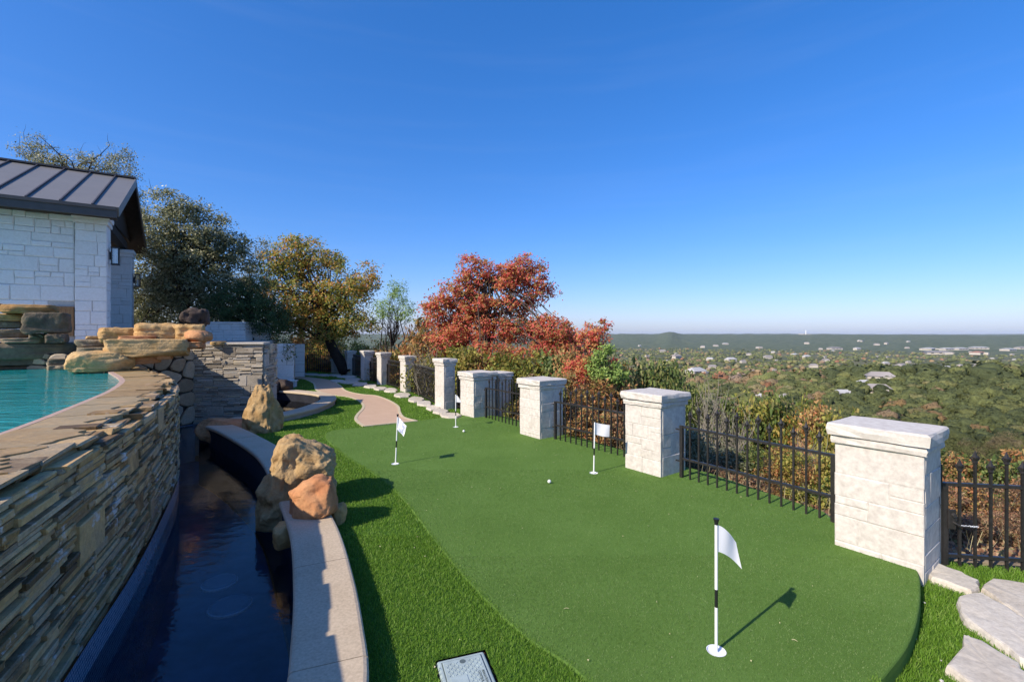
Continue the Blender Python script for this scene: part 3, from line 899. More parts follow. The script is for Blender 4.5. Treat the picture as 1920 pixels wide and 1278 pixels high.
# upper pool: shell floor and turquoise water
pool_edge = offset_path(WALL, -0.60)
pool_poly = pool_edge[6:].tolist() + [(-8.3,9.6),(-16,9.2),(-16,-2.0),(-3.0,-2.0)]
tag(sheet('pool_floor', pool_poly, 0.1, M['pool_plaster']), None, None, None, 'structure')
tag(sheet('pool_water', pool_poly, Z_POOL, M['pool_water']), 'rippled turquoise pool water behind the curved wall', None, None, 'structure')

# ------------------------------------------------------------------ terrace behind the pool
terrace_poly = [(-8.0,9.75),(-7.45,10.5),(-6.0,10.95),(-6.1,11.3),(-8.25,11.6),(-8.25,16.0),(-9.5,19.0),(-13,24.0),(-60,40.0),(-60,9.75)]
tag(sheet('terrace', terrace_poly, Z_PATIO-0.05, M['patio'], [], 2.5), None, None, None, 'structure')

# irregular masonry wall and ledgestone wall closing the basin
def voronoi(W, z0, z1, n, rng):
    pts = []
    while len(pts) < n:
        c = (rng.uniform(0,W), rng.uniform(z0,z1))
        if all((c[0]-p_[0])**2+(c[1]-p_[1])**2 > 0.55*W*(z1-z0)/n for p_ in pts) or rng.random() < 0.02: pts.append(c)
    cells = []
    for i, c in enumerate(pts):
        poly = [(0,z0),(W,z0),(W,z1),(0,z1)]
        for j, e in enumerate(pts):
            if i == j: continue
            mx, my = (c[0]+e[0])/2, (c[1]+e[1])/2; nx, ny = e[0]-c[0], e[1]-c[1]
            new = []
            for k in range(len(poly)):
                p0, p1 = poly[k], poly[(k+1)%len(poly)]
                d0 = (p0[0]-mx)*nx+(p0[1]-my)*ny; d1 = (p1[0]-mx)*nx+(p1[1]-my)*ny
                if d0 <= 0: new.append(p0)
                if d0*d1 < 0:
                    tt = d0/(d0-d1); new.append((p0[0]+(p1[0]-p0[0])*tt, p0[1]+(p1[1]-p0[1])*tt))
            poly = new
            if len(poly) < 3: break
        if len(poly) >= 3: cells.append(poly)
    return cells

def poly_stone(path, poly, gap, d, bev, rng):
    cx = sum(p_[0] for p_ in poly)/len(poly); cy = sum(p_[1] for p_ in poly)/len(poly)
    # round the outline a little by cutting corners
    pp = []
    for i in range(len(poly)):
        a, b = poly[i], poly[(i+1)%len(poly)]
        for t_ in (0.22, 0.78): pp.append((a[0]+(b[0]-a[0])*t_, a[1]+(b[1]-a[1])*t_))
    def shr(p_, g):
        dx, dy = cx-p_[0], cy-p_[1]; L = math.hypot(dx,dy) or 1
        return (p_[0]+dx/L*min(g,L*0.5), p_[1]+dy/L*min(g,L*0.5))
    o1 = [shr(p_, gap*rng.uniform(.7,1.4)) for p_ in pp]; o2 = [shr(p_, gap+bev*rng.uniform(.7,1.4)) for p_ in pp]
    m = len(pp)
    V = [path.pos(s_,-0.06,z_) for s_,z_ in o1]+[path.pos(s_,d-bev*0.8,z_) for s_,z_ in o1]+[path.pos(s_,d+rng.uniform(-.006,.006),z_) for s_,z_ in o2]
    Fq = [[2*m+i for i in range(m)]]
    for i in range(m):
        k = (i+1)%m; Fq += [[i,k,m+k,m+i],[m+i,m+k,2*m+k,2*m+i]]
    return V, Fq

mas_pts = catmull([(-9.2,8.9),(-8.3,9.15),(-7.7,9.45),(-7.25,9.85),(-7.0,10.35)], 0.1)
mas = Path(mas_pts, 1)
mroot = empty('masonry_wall', (-7.4,9.7,-0.3)); minv = Matrix.Translation(-mroot.location)
rng = random.Random(12)
for poly in voronoi(mas.L, -0.18, 1.42, 46, rng):
    v, f = poly_stone(mas, poly, 0.012, rng.uniform(0.01,0.05), 0.018, rng)
    make('stone', [minv @ p_ for p_ in v], f, M['masonry'], mroot)
o = ribbon(mas, -1.0, 1.42, -0.01).build('core', M['mortar_dark'], mroot); o.data.transform(minv)
tile_band(mas, -1.0, -0.19, 0.02, mroot, minv)
tag(mroot, 'wall of large irregular tan stones under the waterfall boulders', 'wall')

led = Path(np.array([(-7.02,10.33),(-6.3,10.47),(-5.62,10.6)]), 1)
lroot = empty('ledgestone_wall', (-6.3,10.5,-0.2)); linv = Matrix.Translation(-lroot.location)
rng = random.Random(3)
rects = ledge_layout(led.L, -0.2, 1.55, rng, (0.14,0.26), 0.16, (0.024,0.056), (0.2,0.6))
stone_wall(lroot, led, rects, M['ledgestone_dry'], M['mortar_dark'], (0.0,0.035), 0.003, 0.008, 0.006, 33, 300, True, 'ledge_stone', -0.015)
led2 = Path(np.array([(-5.60,10.62),(-5.78,11.5)]), 1)
rects = ledge_layout(led2.L, -0.2, 1.55, rng, (0.16,0.30), 0.22, (0.035,0.075), (0.3,0.7))
stone_wall(lroot, led2, rects, M['ledgestone_dry'], M['mortar_dark'], (0.0,0.05), 0.003, 0.008, 0.008, 34, 60, True, 'ledge_stone', -0.015)
mb = MB(); mb.v = [linv @ Vector(p_) for p_ in ((-6.55,10.36,1.552),(-5.58,10.55,1.552),(-5.72,11.1,1.552),(-6.6,10.9,1.552),(-6.55,10.36,1.60),(-5.58,10.55,1.60),(-5.72,11.1,1.60),(-6.6,10.9,1.60))]
mb.f = [[0,3,2,1],[4,5,6,7],[0,1,5,4],[1,2,6,5],[2,3,7,6],[3,0,4,7]]
bevel_obj(mb.build('cap_slab', M['flagstone'], lroot), 0.008)
tag(lroot, 'grey and tan ledgestone wall with a thin pale cap beside the round pond', 'wall')
# ------------------------------------------------------------------ white limestone pieces
def slab_ring(cx, cy, hx, hy, z0, z1, rough, rng, ex, ey, n=5):
    """a rough-hewn slab: rectangular outline with wavering edges; local axes ex, ey"""
    pts = []
    for (a, b) in (((-1,-1),(1,-1)),((1,-1),(1,1)),((1,1),(-1,1)),((-1,1),(-1,-1))):
        for k in range(n):
            t_ = k/n
            pts.append(((a[0]+(b[0]-a[0])*t_)*hx, (a[1]+(b[1]-a[1])*t_)*hy))
    m = len(pts); V = []
    levels = [(z0,0.004),(z0+0.006,0.0),(z0+(z1-z0)*0.5,-0.004),(z1-0.012,0.0),(z1,0.010)]
    for z, ins in levels:
        for (x, y) in pts:
            kx = max(0.0, 1-ins/hx); ky = max(0.0, 1-ins/hy)
            p_ = Vector((cx,cy,0)) + ex*(x*kx+rng.uniform(-rough,rough)) + ey*(y*ky+rng.uniform(-rough,rough)); p_.z = z+rng.uniform(-rough,rough)*0.4
            V.append(p_)
    Fq = []
    for l in range(len(levels)-1):
        for i in range(m):
            k = (i+1)%m
            Fq.append([l*m+i,l*m+k,(l+1)*m+k,(l+1)*m+i])
    Fq.append([(len(levels)-1)*m+i for i in range(m)]); Fq.append(list(range(m))[::-1])
    return V, Fq

def stone_box(root, corner, w, d, z0, z1, ex, ey, seed, band, ln, faces=(0,1,2,3), t=0.035, mat='limestone', split=0.45, joint='limestone_joint', bev=0.012, dd=(-0.004,0.007), jit=0.006, gap=0.004):
    """blocks laid on the faces of a rectangular shaft; corner is where faces 0 (along ex) and 3 (along ey) meet"""
    rng = random.Random(seed)
    c = Vector((corner[0], corner[1], 0)); inv = Matrix.Translation(-root.location)
    ends = [(c, c+ex*w), (c+ex*w, c+ex*w+ey*d), (c+ex*w+ey*d, c+ey*d), (c+ey*d, c)]
    for k in faces:
        a, b = ends[k]
        pth = Path(np.array([a.xy[:], b.xy[:]]), 1)
        mid = (a+b)/2; cen_ = c+ex*w/2+ey*d/2
        nn = pth.nrm(pth.L/2)
        if (mid-cen_).xy.dot(Vector(nn)) < 0: pth.side = -1
        inset = 0.0 if k % 2 == 0 else t+0.002
        L = pth.L-2*inset
        for (s0, s1, a0, a1) in ashlar_layout(L, z0, z1, rng, band, ln, split):
            v, f = block(pth, s0+inset+(gap if s0 > 0 else 0), s1+inset-(gap if s1 < L-1e-6 else 0), a0+gap*0.8, a1-gap*0.8, rng.uniform(*dd), bev, jit, rng, t)
            make('stone_block', [inv @ p_ for p_ in v], f, M[mat], root)
    g = 0.005
    mb = MB(); q = c+ex*w/2+ey*d/2
    mb.obox((q.x,q.y,(z0+z1)/2), ex*(w/2-g), ey*(d/2-g), Vector((0,0,(z1-z0)/2)))
    o = mb.build('core', M[joint], root); o.data.transform(inv)

def pillar(corner, w, d, z0, z1, seed, label, band=(0.16,0.30), ln=(0.9,2.2), cap=True):
    c = Vector((corner[0], corner[1], z0))
    root = empty('fence_pillar', c); inv = Matrix.Translation(-c)
    rng = random.Random(seed)
    stone_box(root, corner, w, d, z0, z1-0.165, E1, E2, seed, band, ln, dd=(-0.002,0.003), bev=0.007, jit=0.005, gap=0.0014)
    q = Vector((corner[0],corner[1],0))+E1*w/2+E2*d/2
    v, f = slab_ring(q.x, q.y, w/2+0.018, d/2+0.018, z1-0.167, z1-0.098, 0.006, rng, E1, E2)
    make('neck_band', [inv @ p_ for p_ in v], f, M['limestone'], root)
    v, f = slab_ring(q.x, q.y, w/2+0.042, d/2+0.042, z1-0.096, z1, 0.008, rng, E1, E2)
    make('cap', [inv @ p_ for p_ in v], f, M['limestone'], root)
    tag(root, label, 'pillar', 'white stone fence pillars')
    return root

PL_LABEL = ['largest white stone fence pillar beside the iron gate, nearest the camera', 'white stone pillar with a flag shadow on its side, second from the gate',
    'white stone pillar third from the gate at the back of the green', 'white stone pillar with a lower pillar joined behind it, beside the farthest flag',
    'tall slim white pillar just past the far end of the green', 'white pillar half in shade beside the path, second beyond the green', 'white pillar with a sunlit strip, third beyond the green',
    'shaded white pillar fourth beyond the green, right of the leaning trunk', 'shaded white pillar directly behind the leaning tree trunk']
for i, (c, w, d, z0, z1) in enumerate(PILLARS):
    pillar(c, w, d, z0, z1, 100+i, PL_LABEL[i], (0.16,0.30) if i < 4 else (0.2,0.36))
dq = Vector((*PILLARS[3][0],0)) + E2*0.685 + E1*0.04
pillar((dq.x,dq.y), 0.50, 0.34, -0.15, 0.925, 140, 'lower white pillar joined to the back of another pillar near the farthest flag')
# low stub pillar at the far gate
stub = pillar((-8.15,21.4), 0.3, 0.3, -0.1, 0.62, 141, 'short shaded stone pillar at the end of the far iron fence')

# ------------------------------------------------------------------ iron fence panels
def picket_mesh(h):
    mb = MB(); r = 0.0085
    mb.box(-r,r,-r,r,0,h-0.085)
    b = h-0.085
    mb.lathe((0,0,b), [(0.009,-0.012),(0.019,-0.006),(0.019,0.006),(0.010,0.012),(0.019,0.030),(0.022,0.042),(0.012,0.066),(0.001,0.096)], 6, True)
    for s_ in (-1,1):
        mb.tube([(0,0,b+0.004),(0.020*s_,0,b+0.018),(0.031*s_,0,b+0.036),(0.024*s_,0,b+0.050)], [0.007,0.0075,0.006,0.003], 5)
    me = bpy.data.meshes.new('picket'); me.from_pydata([tuple(p_) for p_ in mb.v], [], mb.f); me.materials.append(M['iron']); return me
PK_TALL, PK_SHORT = picket_mesh(0.97), picket_mesh(0.90)
PK_FAR = picket_mesh(1.15)

def fence_panel(a, b, z, label, n=13, rail=(0.695,0.30), cat='fence', group='iron fence panels between the pillars', meshes=None, brackets=True, name='iron_fence', posts=(1,1), hrail=None):
    """a, b: ground ends; z height of the picket feet"""
    a, b = Vector((*a,0)), Vector((*b,0))
    ang = math.atan2(b.y-a.y, b.x-a.x); L = (b-a).length
    root = empty(name, (a.x,a.y,z), ang)
    for k, on in enumerate(posts):
        if on:
            x = 0 if k == 0 else L
            MB().box(x-0.019,x+0.019,-0.019,0.019,-0.03,rail[0]+0.012).build('post', M['iron'], root)
    for h in rail:
        MB().box(0.0195,L-0.0195,-0.014,0.014,h-0.014,h+0.012).build('rail', M['iron'], root)
    mm = meshes or (PK_SHORT, PK_TALL)
    for i in range(n):
        o = link_mesh('picket', mm[i%2], None, root, (L*(i+1)/(n+1),0.0,0))
        o.location.y = 0.0
    if brackets:
        for x, s_ in ((0,-1),(L,1)):
            for h in rail:
                MB().box(min(x+s_*0.02,x+s_*0.085),max(x+s_*0.02,x+s_*0.085),-0.008,0.008,h-0.05,h-0.034).build('bracket', M['iron'], root)
    tag(root, label, cat, group)
    return root
FO = 0.36
def pill_pts(i):
    c, w, d, z0, z1 = PILLARS[i]
    c = Vector((*c,0)); f = min(FO, d*0.6)
    return c+E2*f, c+E1*w+E2*f
LBL = ['iron fence panel with spear tops between the two nearest white pillars', 'iron fence panel behind the rectangular white flag, between second and third pillars',
    'short-looking iron fence panel left of the third pillar from the gate', 'iron fence panel behind the farthest small flag', 'iron fence panel left of the tall slim pillar just past the green',
    'iron fence panel in shade, second panel beyond the green', 'iron fence panel in shade, third panel beyond the green', 'dark iron fence panel beside the leaning tree trunk']
for i in range(8):
    far_pt = pill_pts(i+1)[0]-E1*0.07; near_pt = pill_pts(i)[1]+E1*0.10
    if i < 3:
        far_pt = Vector((*PILLARS[i+1][0],0))+E2*0.22-E1*0.15
        near_pt = Vector((*PILLARS[i][0],0))+E1*(PILLARS[i][1]+(0.19,0.12,0.10)[i])+E2*(0.54,0.42,0.36)[i]
    if i == 3: near_pt = Vector((*PILLARS[3][0],0))+E1*0.60+E2*0.36; far_pt = Vector((*PILLARS[4][0],0))+E2*0.36
    d_ = (near_pt-far_pt); 
    if i == 3: far_pt += d_.normalized()*0.03; near_pt -= d_.normalized()*0.03
    L = (near_pt-far_pt).length
    fence_panel(far_pt.xy, near_pt.xy, -0.06, LBL[i], (13 if i == 0 else max(6, int(round(L/0.13)))), (0.695,0.30) if i < 3 else (0.80,0.12), brackets=(i < 3), meshes=None if i < 3 else ((PK_TALL,PK_TALL)))
fence_panel((-8.05,21.7), (-9.85,22.6), -0.05, 'far iron fence panel left of the leaning trunk against orange leaves', 15, (0.82,0.14), meshes=(PK_FAR,PK_FAR), brackets=False)

# the gate at the right
gate = fence_panel((3.545,3.85), (4.85,3.63), -0.13, 'black iron gate with a latch beside the nearest pillar', 11, (0.70,0.12), 'gate', None, None, False, 'iron_gate')
MB().box(-0.062,-0.024,-0.02,0.02,-0.15,0.86).build('hinge_post', M['iron'], gate)
lt = MB().box(0.012,0.068,-0.030,-0.020,0.34,0.50)
latch = lt.build('latch', M['iron'], gate); bevel_obj(latch, 0.004)
MB().tube([(0.045,-0.03,0.46),(0.045,-0.05,0.455)], [0.016,0.014], 10).build('knob', M['iron_tip'], latch)
MB().tube([(0.045,-0.03,0.40),(0.05,-0.055,0.395),(0.09,-0.055,0.375),(0.15,-0.05,0.375)], [0.008,0.008,0.006,0.005], 8).build('handle', M['iron_tip'], latch)
mb = MB()
for k in range(9):
    x = 0.10+k*0.013
    mb.tube([(x+0.009*math.cos(a_), -0.045+(0.006*math.sin(a_) if k%2 else 0), 0.378+(0 if k%2 else 0.006*math.sin(a_))) for a_ in np.linspace(0,2*math.pi,7)], 0.0024, 4, False)
mb.build('chain', M['fixture_grey'], latch)

# ------------------------------------------------------------------ flagstones
def flagstone(pts, z, thick, seed, label, mat='flagstone', rough=0.012):
    rng = random.Random(seed)
    P2 = []
    for i in range(len(pts)):
        a, b = Vector(pts[i]), Vector(pts[(i+1)%len(pts)])
        n_ = max(2, int((b-a).length/0.07))
        for k in range(n_):
            q = a.lerp(b, k/n_); P2.append(Vector((q.x+rng.uniform(-rough,rough), q.y+rng.uniform(-rough,rough))))
    c = sum(P2, Vector((0,0)))/len(P2); m = len(P2)
    V = []
    for z_, k in ((-0.05,1.02),(thick*0.25,1.02),(thick*0.7,1.0),(thick*0.95,0.965),(thick,0.90)):
        for q in P2:
            w = c+(q-c)*k; V.append(Vector((w.x-c.x, w.y-c.y, z_+rng.uniform(-0.003,0.003)+0.006*mnoise.noise(Vector((w.x*4,w.y*4,seed))))))
    Fq = []
    for l in range(4):
        for i in range(m):
            k = (i+1)%m; Fq.append([l*m+i,l*m+k,(l+1)*m+k,(l+1)*m+i])
    b = len(V); V.append(Vector((0,0,thick+0.002)))
    for i in range(m): Fq.append([4*m+i,4*m+(i+1)%m,b])
    o = make('flagstone', V, Fq, M[mat], None); o.location = (c.x,c.y,z)
    tag(o, label, 'stone', 'pale flagstones along the fence')
    return o
big = [([(1733,1062),(1757,1054),(1800,1070),(1832,1086),(1838,1100),(1822,1108),(1745,1080)], 'long pale flagstone at the foot of the nearest pillar'),
       ([(1842,1101),(1858,1082),(1920,1092),(1990,1115),(1990,1185),(1925,1165),(1880,1128)], 'pale flagstone with a rust stain in front of the gate'),
       ([(1792,1114),(1835,1108),(1885,1135),(1960,1180),(1990,1215),(1975,1260),(1915,1232),(1866,1196),(1818,1166),(1800,1146)], 'large cracked flagstone in the middle of the three at lower right'),
       ([(1808,1190),(1838,1200),(1905,1238),(1960,1290),(1950,1330),(1850,1300),(1772,1246),(1793,1228)], 'pale flagstone lowest in the bottom right corner')]
for i, (pp, lb) in enumerate(big):
    flagstone([G(u, v, Z_LOW+0.05) for u, v in pp], Z_LOW, 0.055, 50+i, lb)
small = [(845,777,21,5),(826,769,17,5),(811,762,15,5),(797,754.5,15,5),(781,747,19,5),(754,739,20,4),(733,730,14,4),(713,726.5,14,3.4),(695,722.5,14,3.2),(677,719,16,3.4),(655,715,20,3),(633,713,14,2.6),(662,710,16,2.6),(650,704.5,20,2.4),(628,702,15,2.2),(607,702,15,2.2),(585,701,18,2),(566,700,12,1.8)]
for i, (u, v, hu, hv) in enumerate(small):
    rng = random.Random(300+i); pts = []
    for k in range(7):
        a = 2*math.pi*k/7; rr = rng.uniform(0.75,1.1)
        pts.append(G(u+hu*rr*math.cos(a), v+hv*rr*math.sin(a), Z_TURF+0.05))
    lb = 'white flagstone in the row along the far fence, ' + ('nearest the green' if i == 0 else 'farthest away' if i == len(small)-1 else '%s from the green' % ['second','third','fourth','fifth','sixth','seventh','eighth','ninth','tenth','eleventh','twelfth','thirteenth','fourteenth','fifteenth','sixteenth','seventeenth'][i-1])
    flagstone(pts, Z_TURF, 0.05, 300+i, lb)

# ------------------------------------------------------------------ boulders
def rock(name, c, h, mat, seed, label, e=0.6, amp=0.10, freq=1.6, rz=0.0, tilt=(0,0), sub=4, pits=0.0, cat='rock', group=None, fine=0.03, cuts=14, strata=0.0, cutz=0.8, pd=(0.66,0.93), rough=0.0):
    """c centre, h half sizes; e: 1 round .. 0.3 blocky; flat faces are broken off along random planes"""
    bm = bmesh.new()
    boxy = e < 0.45
    if boxy:
        bmesh.ops.create_cube(bm, size=2.0)
        bmesh.ops.subdivide_edges(bm, edges=bm.edges[:], cuts=17, use_grid_fill=True)
    else: bmesh.ops.create_icosphere(bm, subdivisions=sub, radius=1.0)
    off = Vector((seed*3.17, seed*1.31, seed*2.73)); hm = min(h); H = Vector(h)
    rr = random.Random(seed*17+3)
    planes = []
    for k in range(cuts):
        n = Vector((rr.gauss(0,1), rr.gauss(0,1), rr.gauss(0,cutz)))
        n.normalize()
        planes.append((n, rr.uniform(*pd)))
    for v in bm.verts:
        n = v.co.normalized()
        q = Vector([math.copysign(abs(x)**e, x) for x in n])
        q /= max(1e-6, (abs(q.x)**4+abs(q.y)**4+abs(q.z)**4)**0.25)**(1 if e < 0.7 else 0.5)
        if boxy:
            b_ = v.co.copy(); l8 = (abs(b_.x)**9+abs(b_.y)**9+abs(b_.z)**9)**(1/9)
            q = b_.lerp(b_/l8, 0.75)
            q.x += 0.10*mnoise.noise(Vector((b_.y*1.7,b_.z*1.3,seed))); q.y += 0.10*mnoise.noise(Vector((b_.x*1.7,b_.z*1.3,seed+7)))
            q.z += 0.10*mnoise.noise(Vector((b_.x*1.9,b_.y*1.3,seed+3)))
        for pn, pd_ in planes:
            lim = pd_*(abs(pn.x)+abs(pn.y)+abs(pn.z))**(0.75 if e < 0.45 else 0.4 if e < 0.7 else 0.1)
            t_ = q.dot(pn)-lim
            if t_ > 0: q -= pn*t_*(1.0 if boxy else 0.96)
        p_ = Vector((q.x*h[0], q.y*h[1], q.z*h[2]))
        w = p_*(freq/max(hm*2.2,0.12)) + off
        d = amp*(mnoise.noise(w*0.6)*0.8-abs(mnoise.noise(w*1.4))*0.8+0.2) + fine*mnoise.noise(w*4.5) + fine*0.6*mnoise.noise(w*9.5)
        if rough: d += rough*(mnoise.fractal(w*1.8, 0.8, 2.1, 6)*0.9-abs(mnoise.noise(w*3.1))*0.8)
        if strata:
            zz = p_.z/hm*2.2+0.35*mnoise.noise(w*0.8)
            d += strata*(mnoise.noise(Vector((seed, zz*1.7, p_.x*0.4))) + 0.5*mnoise.noise(Vector((zz*4.1, seed, p_.x*0.7))))
        if pits:
            d -= pits*(max(0, mnoise.noise(w*5.5)-0.12)*1.6 + max(0, mnoise.noise(w*10)-0.1)*1.2)
        v.co = p_ + n*d*hm*2
    me = bpy.data.meshes.new(name); bm.to_mesh(me); bm.free()
    me.polygons.foreach_set('use_smooth', [True]*len(me.polygons))
    o = link_mesh(name, me, M[mat]); o.location = c; o.rotation_euler = (tilt[0], tilt[1], rz)
    tag(o, label, cat, group)
    return o
def px_rock(u0, u1, v0, v1, Y, depth, mat, seed, label, **kw):
    a, b = P(u0, v1, Y), P(u1, v0, Y)
    c = P((u0+u1)/2, (v0+v1)/2, Y+depth*0.6)
    th_ = math.atan2(-c.x, c.y)
    kw.setdefault('rz', th_*0.85)
    return rock(kw.pop('name', 'boulder'), (c.x, c.y, c.z), (abs(b.x-a.x)/2*math.cos(th_*0.8), depth, abs(b.z-a.z)/2*1.02), mat, seed, label, **kw)
SL = dict(e=0.16, amp=0.05, freq=1.2, fine=0.03, cuts=9, strata=0.05, sub=5, cutz=0.12, pd=(0.84,1.0), rough=0.03)
stack = [((12,106,572,588),'sandstone','long thin slab on top of the stacked rocks left of the pool'),((-40,50,588,602),'sandstone','rough pale slab under the top slab at the left edge'),
    ((-40,53,602.5,616),'grey_rock','smooth grey slab third down in the rock stack at the left edge'),((50,128,587,625),'grey_rock','blocky dark rock with a bright facet in front of the wooden door'),
    ((-40,57,617,633.5),'grey_rock','grey slab left of the blocky dark rock, low in the stack'),((58,87,625,634),'grey_rock','small slab under the blocky dark rock'),
    ((88,125,626,642),'grey_rock','dark brown wedge at the right end of the rock stack'),((8,86,634,643),'grey_rock','thin slab just above the large grey slab'),
    ((-40,149,643,673),'grey_rock','largest long grey slab of the rock stack left of the pool'),((-40,92,673,684),'grey_rock','flat slab below the large grey slab'),
    ((92,132,672,684),'grey_rock','short slab below the right end of the large grey slab'),((-40,92,684,700),'grey_rock','dark wet slab at the waterline on the left'),
    ((92,138,683,700),'grey_rock','dark wet slab at the waterline beside the tan boulder'),((-20,6,570,584),'sandstone','small orange rock at the left edge beside the top slab')]
for i, (r, m, lb) in enumerate(stack):
    px_rock(*r, 8.75+0.05*(i%3), 0.32 if i not in (3,) else 0.26, m, 400+i, lb, name='rock_slab', group='stacked rocks left of the pool', **SL)
for i, (r, Y, dp, m, lb, kw) in enumerate([
    ((127,252,658,697),7.95,0.34,'sandstone','rounded tan boulder lying at the pool edge',dict(e=0.55,amp=0.07,fine=0.03,sub=5,strata=0.04,cutz=0.4,pd=(0.84,1.0),rough=0.05)),
    ((204,352,636,669),8.35,0.42,'sandstone','long flat tan boulder above the pool edge',dict(e=0.4,amp=0.08,sub=5,strata=0.06,cutz=0.35,pd=(0.8,0.98),rough=0.05)),
    ((257,335,606,641),8.9,0.40,'sandstone','high squarish orange rock on top of the waterfall boulders',dict(e=0.28,amp=0.08,sub=5,strata=0.05,cutz=0.35,pd=(0.8,0.98),rough=0.05)),
    ((325,388,608,641),9.1,0.40,'sandstone','orange rock right of the high squarish rock',dict(e=0.3,amp=0.08,sub=5,strata=0.05,cutz=0.35,pd=(0.8,0.98),rough=0.05)),
    ((189,264,615,642),9.0,0.36,'sandstone','pale rock left of the high squarish rock',dict(e=0.32,amp=0.08,sub=5,strata=0.05,cutz=0.35,pd=(0.8,0.98),rough=0.05)),
    ((228,292,629.5,637),8.55,0.3,'red_rock','thin reddish slab under the high squarish rock',dict(SL)),
    ((164,192,630,635.5),9.0,0.2,'sandstone','thin pale slab left of the waterfall boulders',dict(SL)),
    ((147,207,636,650),8.9,0.3,'grey_rock','brown slab between the rock stack and the waterfall boulders',dict(SL)),
    ((147,207,650,664),8.8,0.3,'grey_rock','dark slab below the brown slab, behind the tan boulder',dict(SL)),
    ((347,398,620,642),8.95,0.25,'red_rock','dark red rock at the right end of the waterfall boulders',dict(e=0.5)),
    ((346,384,640,654),8.95,0.3,'red_rock','dark red slab under the waterfall rocks on the right',dict(SL)),
    ((248,300,667,681),8.5,0.25,'red_rock','small red slab under the long flat tan boulder',dict(SL)),
    ((297,322,663,673),8.6,0.25,'red_rock','small red stone right of the red slab',dict(SL)),
    ((340,392,577,614),10.3,0.35,'dark_rock','dark brown boulder above the waterfall rocks, against the hedge',dict(e=0.6,amp=0.14,pits=0.15)),
    ((396,424,640,646),10.35,0.2,'sandstone','small sunlit slab at the left end of the pale wall cap',dict(SL)),
    ]):
    px_rock(*r, Y, dp, m, 430+i, lb, group='waterfall boulders above the pool', **kw)

# pitted boulder and red rock on the curb
rock('pitted_boulder', (-2.31,5.02,0.20), (0.33,0.37,0.44), 'pitted_rock', 7, 'big pitted tan boulder sitting on the trough curb', e=0.55, amp=0.10, freq=1.0, rz=0.5, tilt=(0.0,0.30), sub=6, pits=0.07, fine=0.02, rough=0.12, cuts=10, pd=(0.72,0.95))
rock('red_boulder', (-1.87,4.42,0.255), (0.28,0.21,0.19), 'red_rock', 15, 'orange red boulder leaning against the pitted boulder on the curb', e=0.5, amp=0.12, freq=0.9, rz=-0.35, tilt=(0.1,-0.25), sub=5, pits=0.04, cuts=18, rough=0.03)
rock('foot_stone', (-2.03,4.22,-0.01), (0.12,0.14,0.10), 'sandstone', 22, 'small stone hanging over the water under the red boulder', e=0.5, amp=0.12, rz=0.4, sub=4)
rock('foot_stone', (-1.66,4.50,0.06), (0.07,0.10,0.11), 'sandstone', 25, 'small pale stone wedged right of the red boulder', e=0.5, amp=0.1, rz=0.2, sub=4)
# standing rock and red slab at the end of the trough; the upright one narrows to its top
sr = rock('standing_rock', (-4.62,8.72,0.28), (0.40,0.33,0.60), 'pitted_rock', 31, 'tall upright tan rock between the trough and the round pond', e=0.6, amp=0.13, freq=0.95, rz=0.15, tilt=(0.0,0.10), sub=6, pits=0.06, cuts=12, rough=0.11, pd=(0.75,0.98))
for v in sr.data.vertices:
    k = 0.5+v.co.z/1.2; s_ = 1.08-0.62*max(0.0, min(1.0, k)); v.co.x = v.co.x*s_-0.05*k; v.co.y *= s_
rock('red_slab_rock', (-5.25,8.75,-0.02), (0.62,0.36,0.19), 'red_rock', 36, 'flat reddish rock at the foot of the upright rock, by the water', e=0.5, amp=0.12, rz=0.1, tilt=(0,0.12), sub=5, rough=0.05)
# brown rocks at the back of the pond
px_rock(492,524,707,737,13.6,0.35,'dark_rock',61,'brown rock at the back of the round pond, left one',e=0.6,amp=0.1,group='rocks behind the pond')
px_rock(519,549,711,736,13.8,0.35,'dark_rock',64,'brown rock at the back of the round pond, right one',e=0.6,amp=0.1,group='rocks behind the pond')

# ------------------------------------------------------------------ white retaining walls
def white_wall(pts, z0, z1, thick, label, seed, band=(0.2,0.34), name='retaining_wall'):
    root = empty(name, (pts[0][0], pts[0][1], z0)); inv = Matrix.Translation(-root.location)
    rng = random.Random(seed)
    for a, b in zip(pts[:-1], pts[1:]):
        pth = Path(np.array([a, b], float), 1)
        for (s0, s1, a0, a1) in ashlar_layout(pth.L, z0, z1-0.07, rng, band, (0.9,2.2), 0.5):
            v, f = block(pth, s0+0.004, s1-0.004, a0+0.003, a1-0.003, rng.uniform(-0.004,0.01), 0.012, 0.006, rng, 0.04)
            make('stone_block', [inv @ p_ for p_ in v], f, M['limestone_white'], root)
        mb = MB()
        A, B = pth.pos(0,0,0), pth.pos(pth.L,0,0); nn = Vector((*pth.nrm(pth.L/2),0)); dd = (B-A).normalized()
        mid = (A+B)/2-nn*(thick/2+0.01)
        mb.obox((mid.x,mid.y,(z0+z1-0.07)/2), dd*pth.L/2, nn*thick/2, Vector((0,0,(z1-0.07-z0)/2)))
        o = mb.build('core', M['limestone_joint'], root); o.data.transform(inv)
        mb = MB(); mb.obox((mid.x+nn.x*0.012,mid.y+nn.y*0.012,z1-0.034), dd*(pth.L/2+0.012), nn*(thick/2+0.03), Vector((0,0,0.034)))
        o = mb.build('cap', M['limestone_white'], root); o.data.transform(inv)
    tag(root, label, 'wall')
    return root
white_wall([(-8.12,11.75),(-8.10,15.9)], -0.3, 1.42, 0.3, 'long white limestone retaining wall in shade behind the round pond', 71)
w2 = empty('wall_pier', (-8.05,16.05,-0.1))
stone_box(w2, (-8.05,15.95), 0.56, 0.45, -0.1, 1.36, Vector((0.94,0.34,0)), Vector((-0.34,0.94,0)), 72, (0.22,0.36), (0.9,2.0), mat='limestone_white')
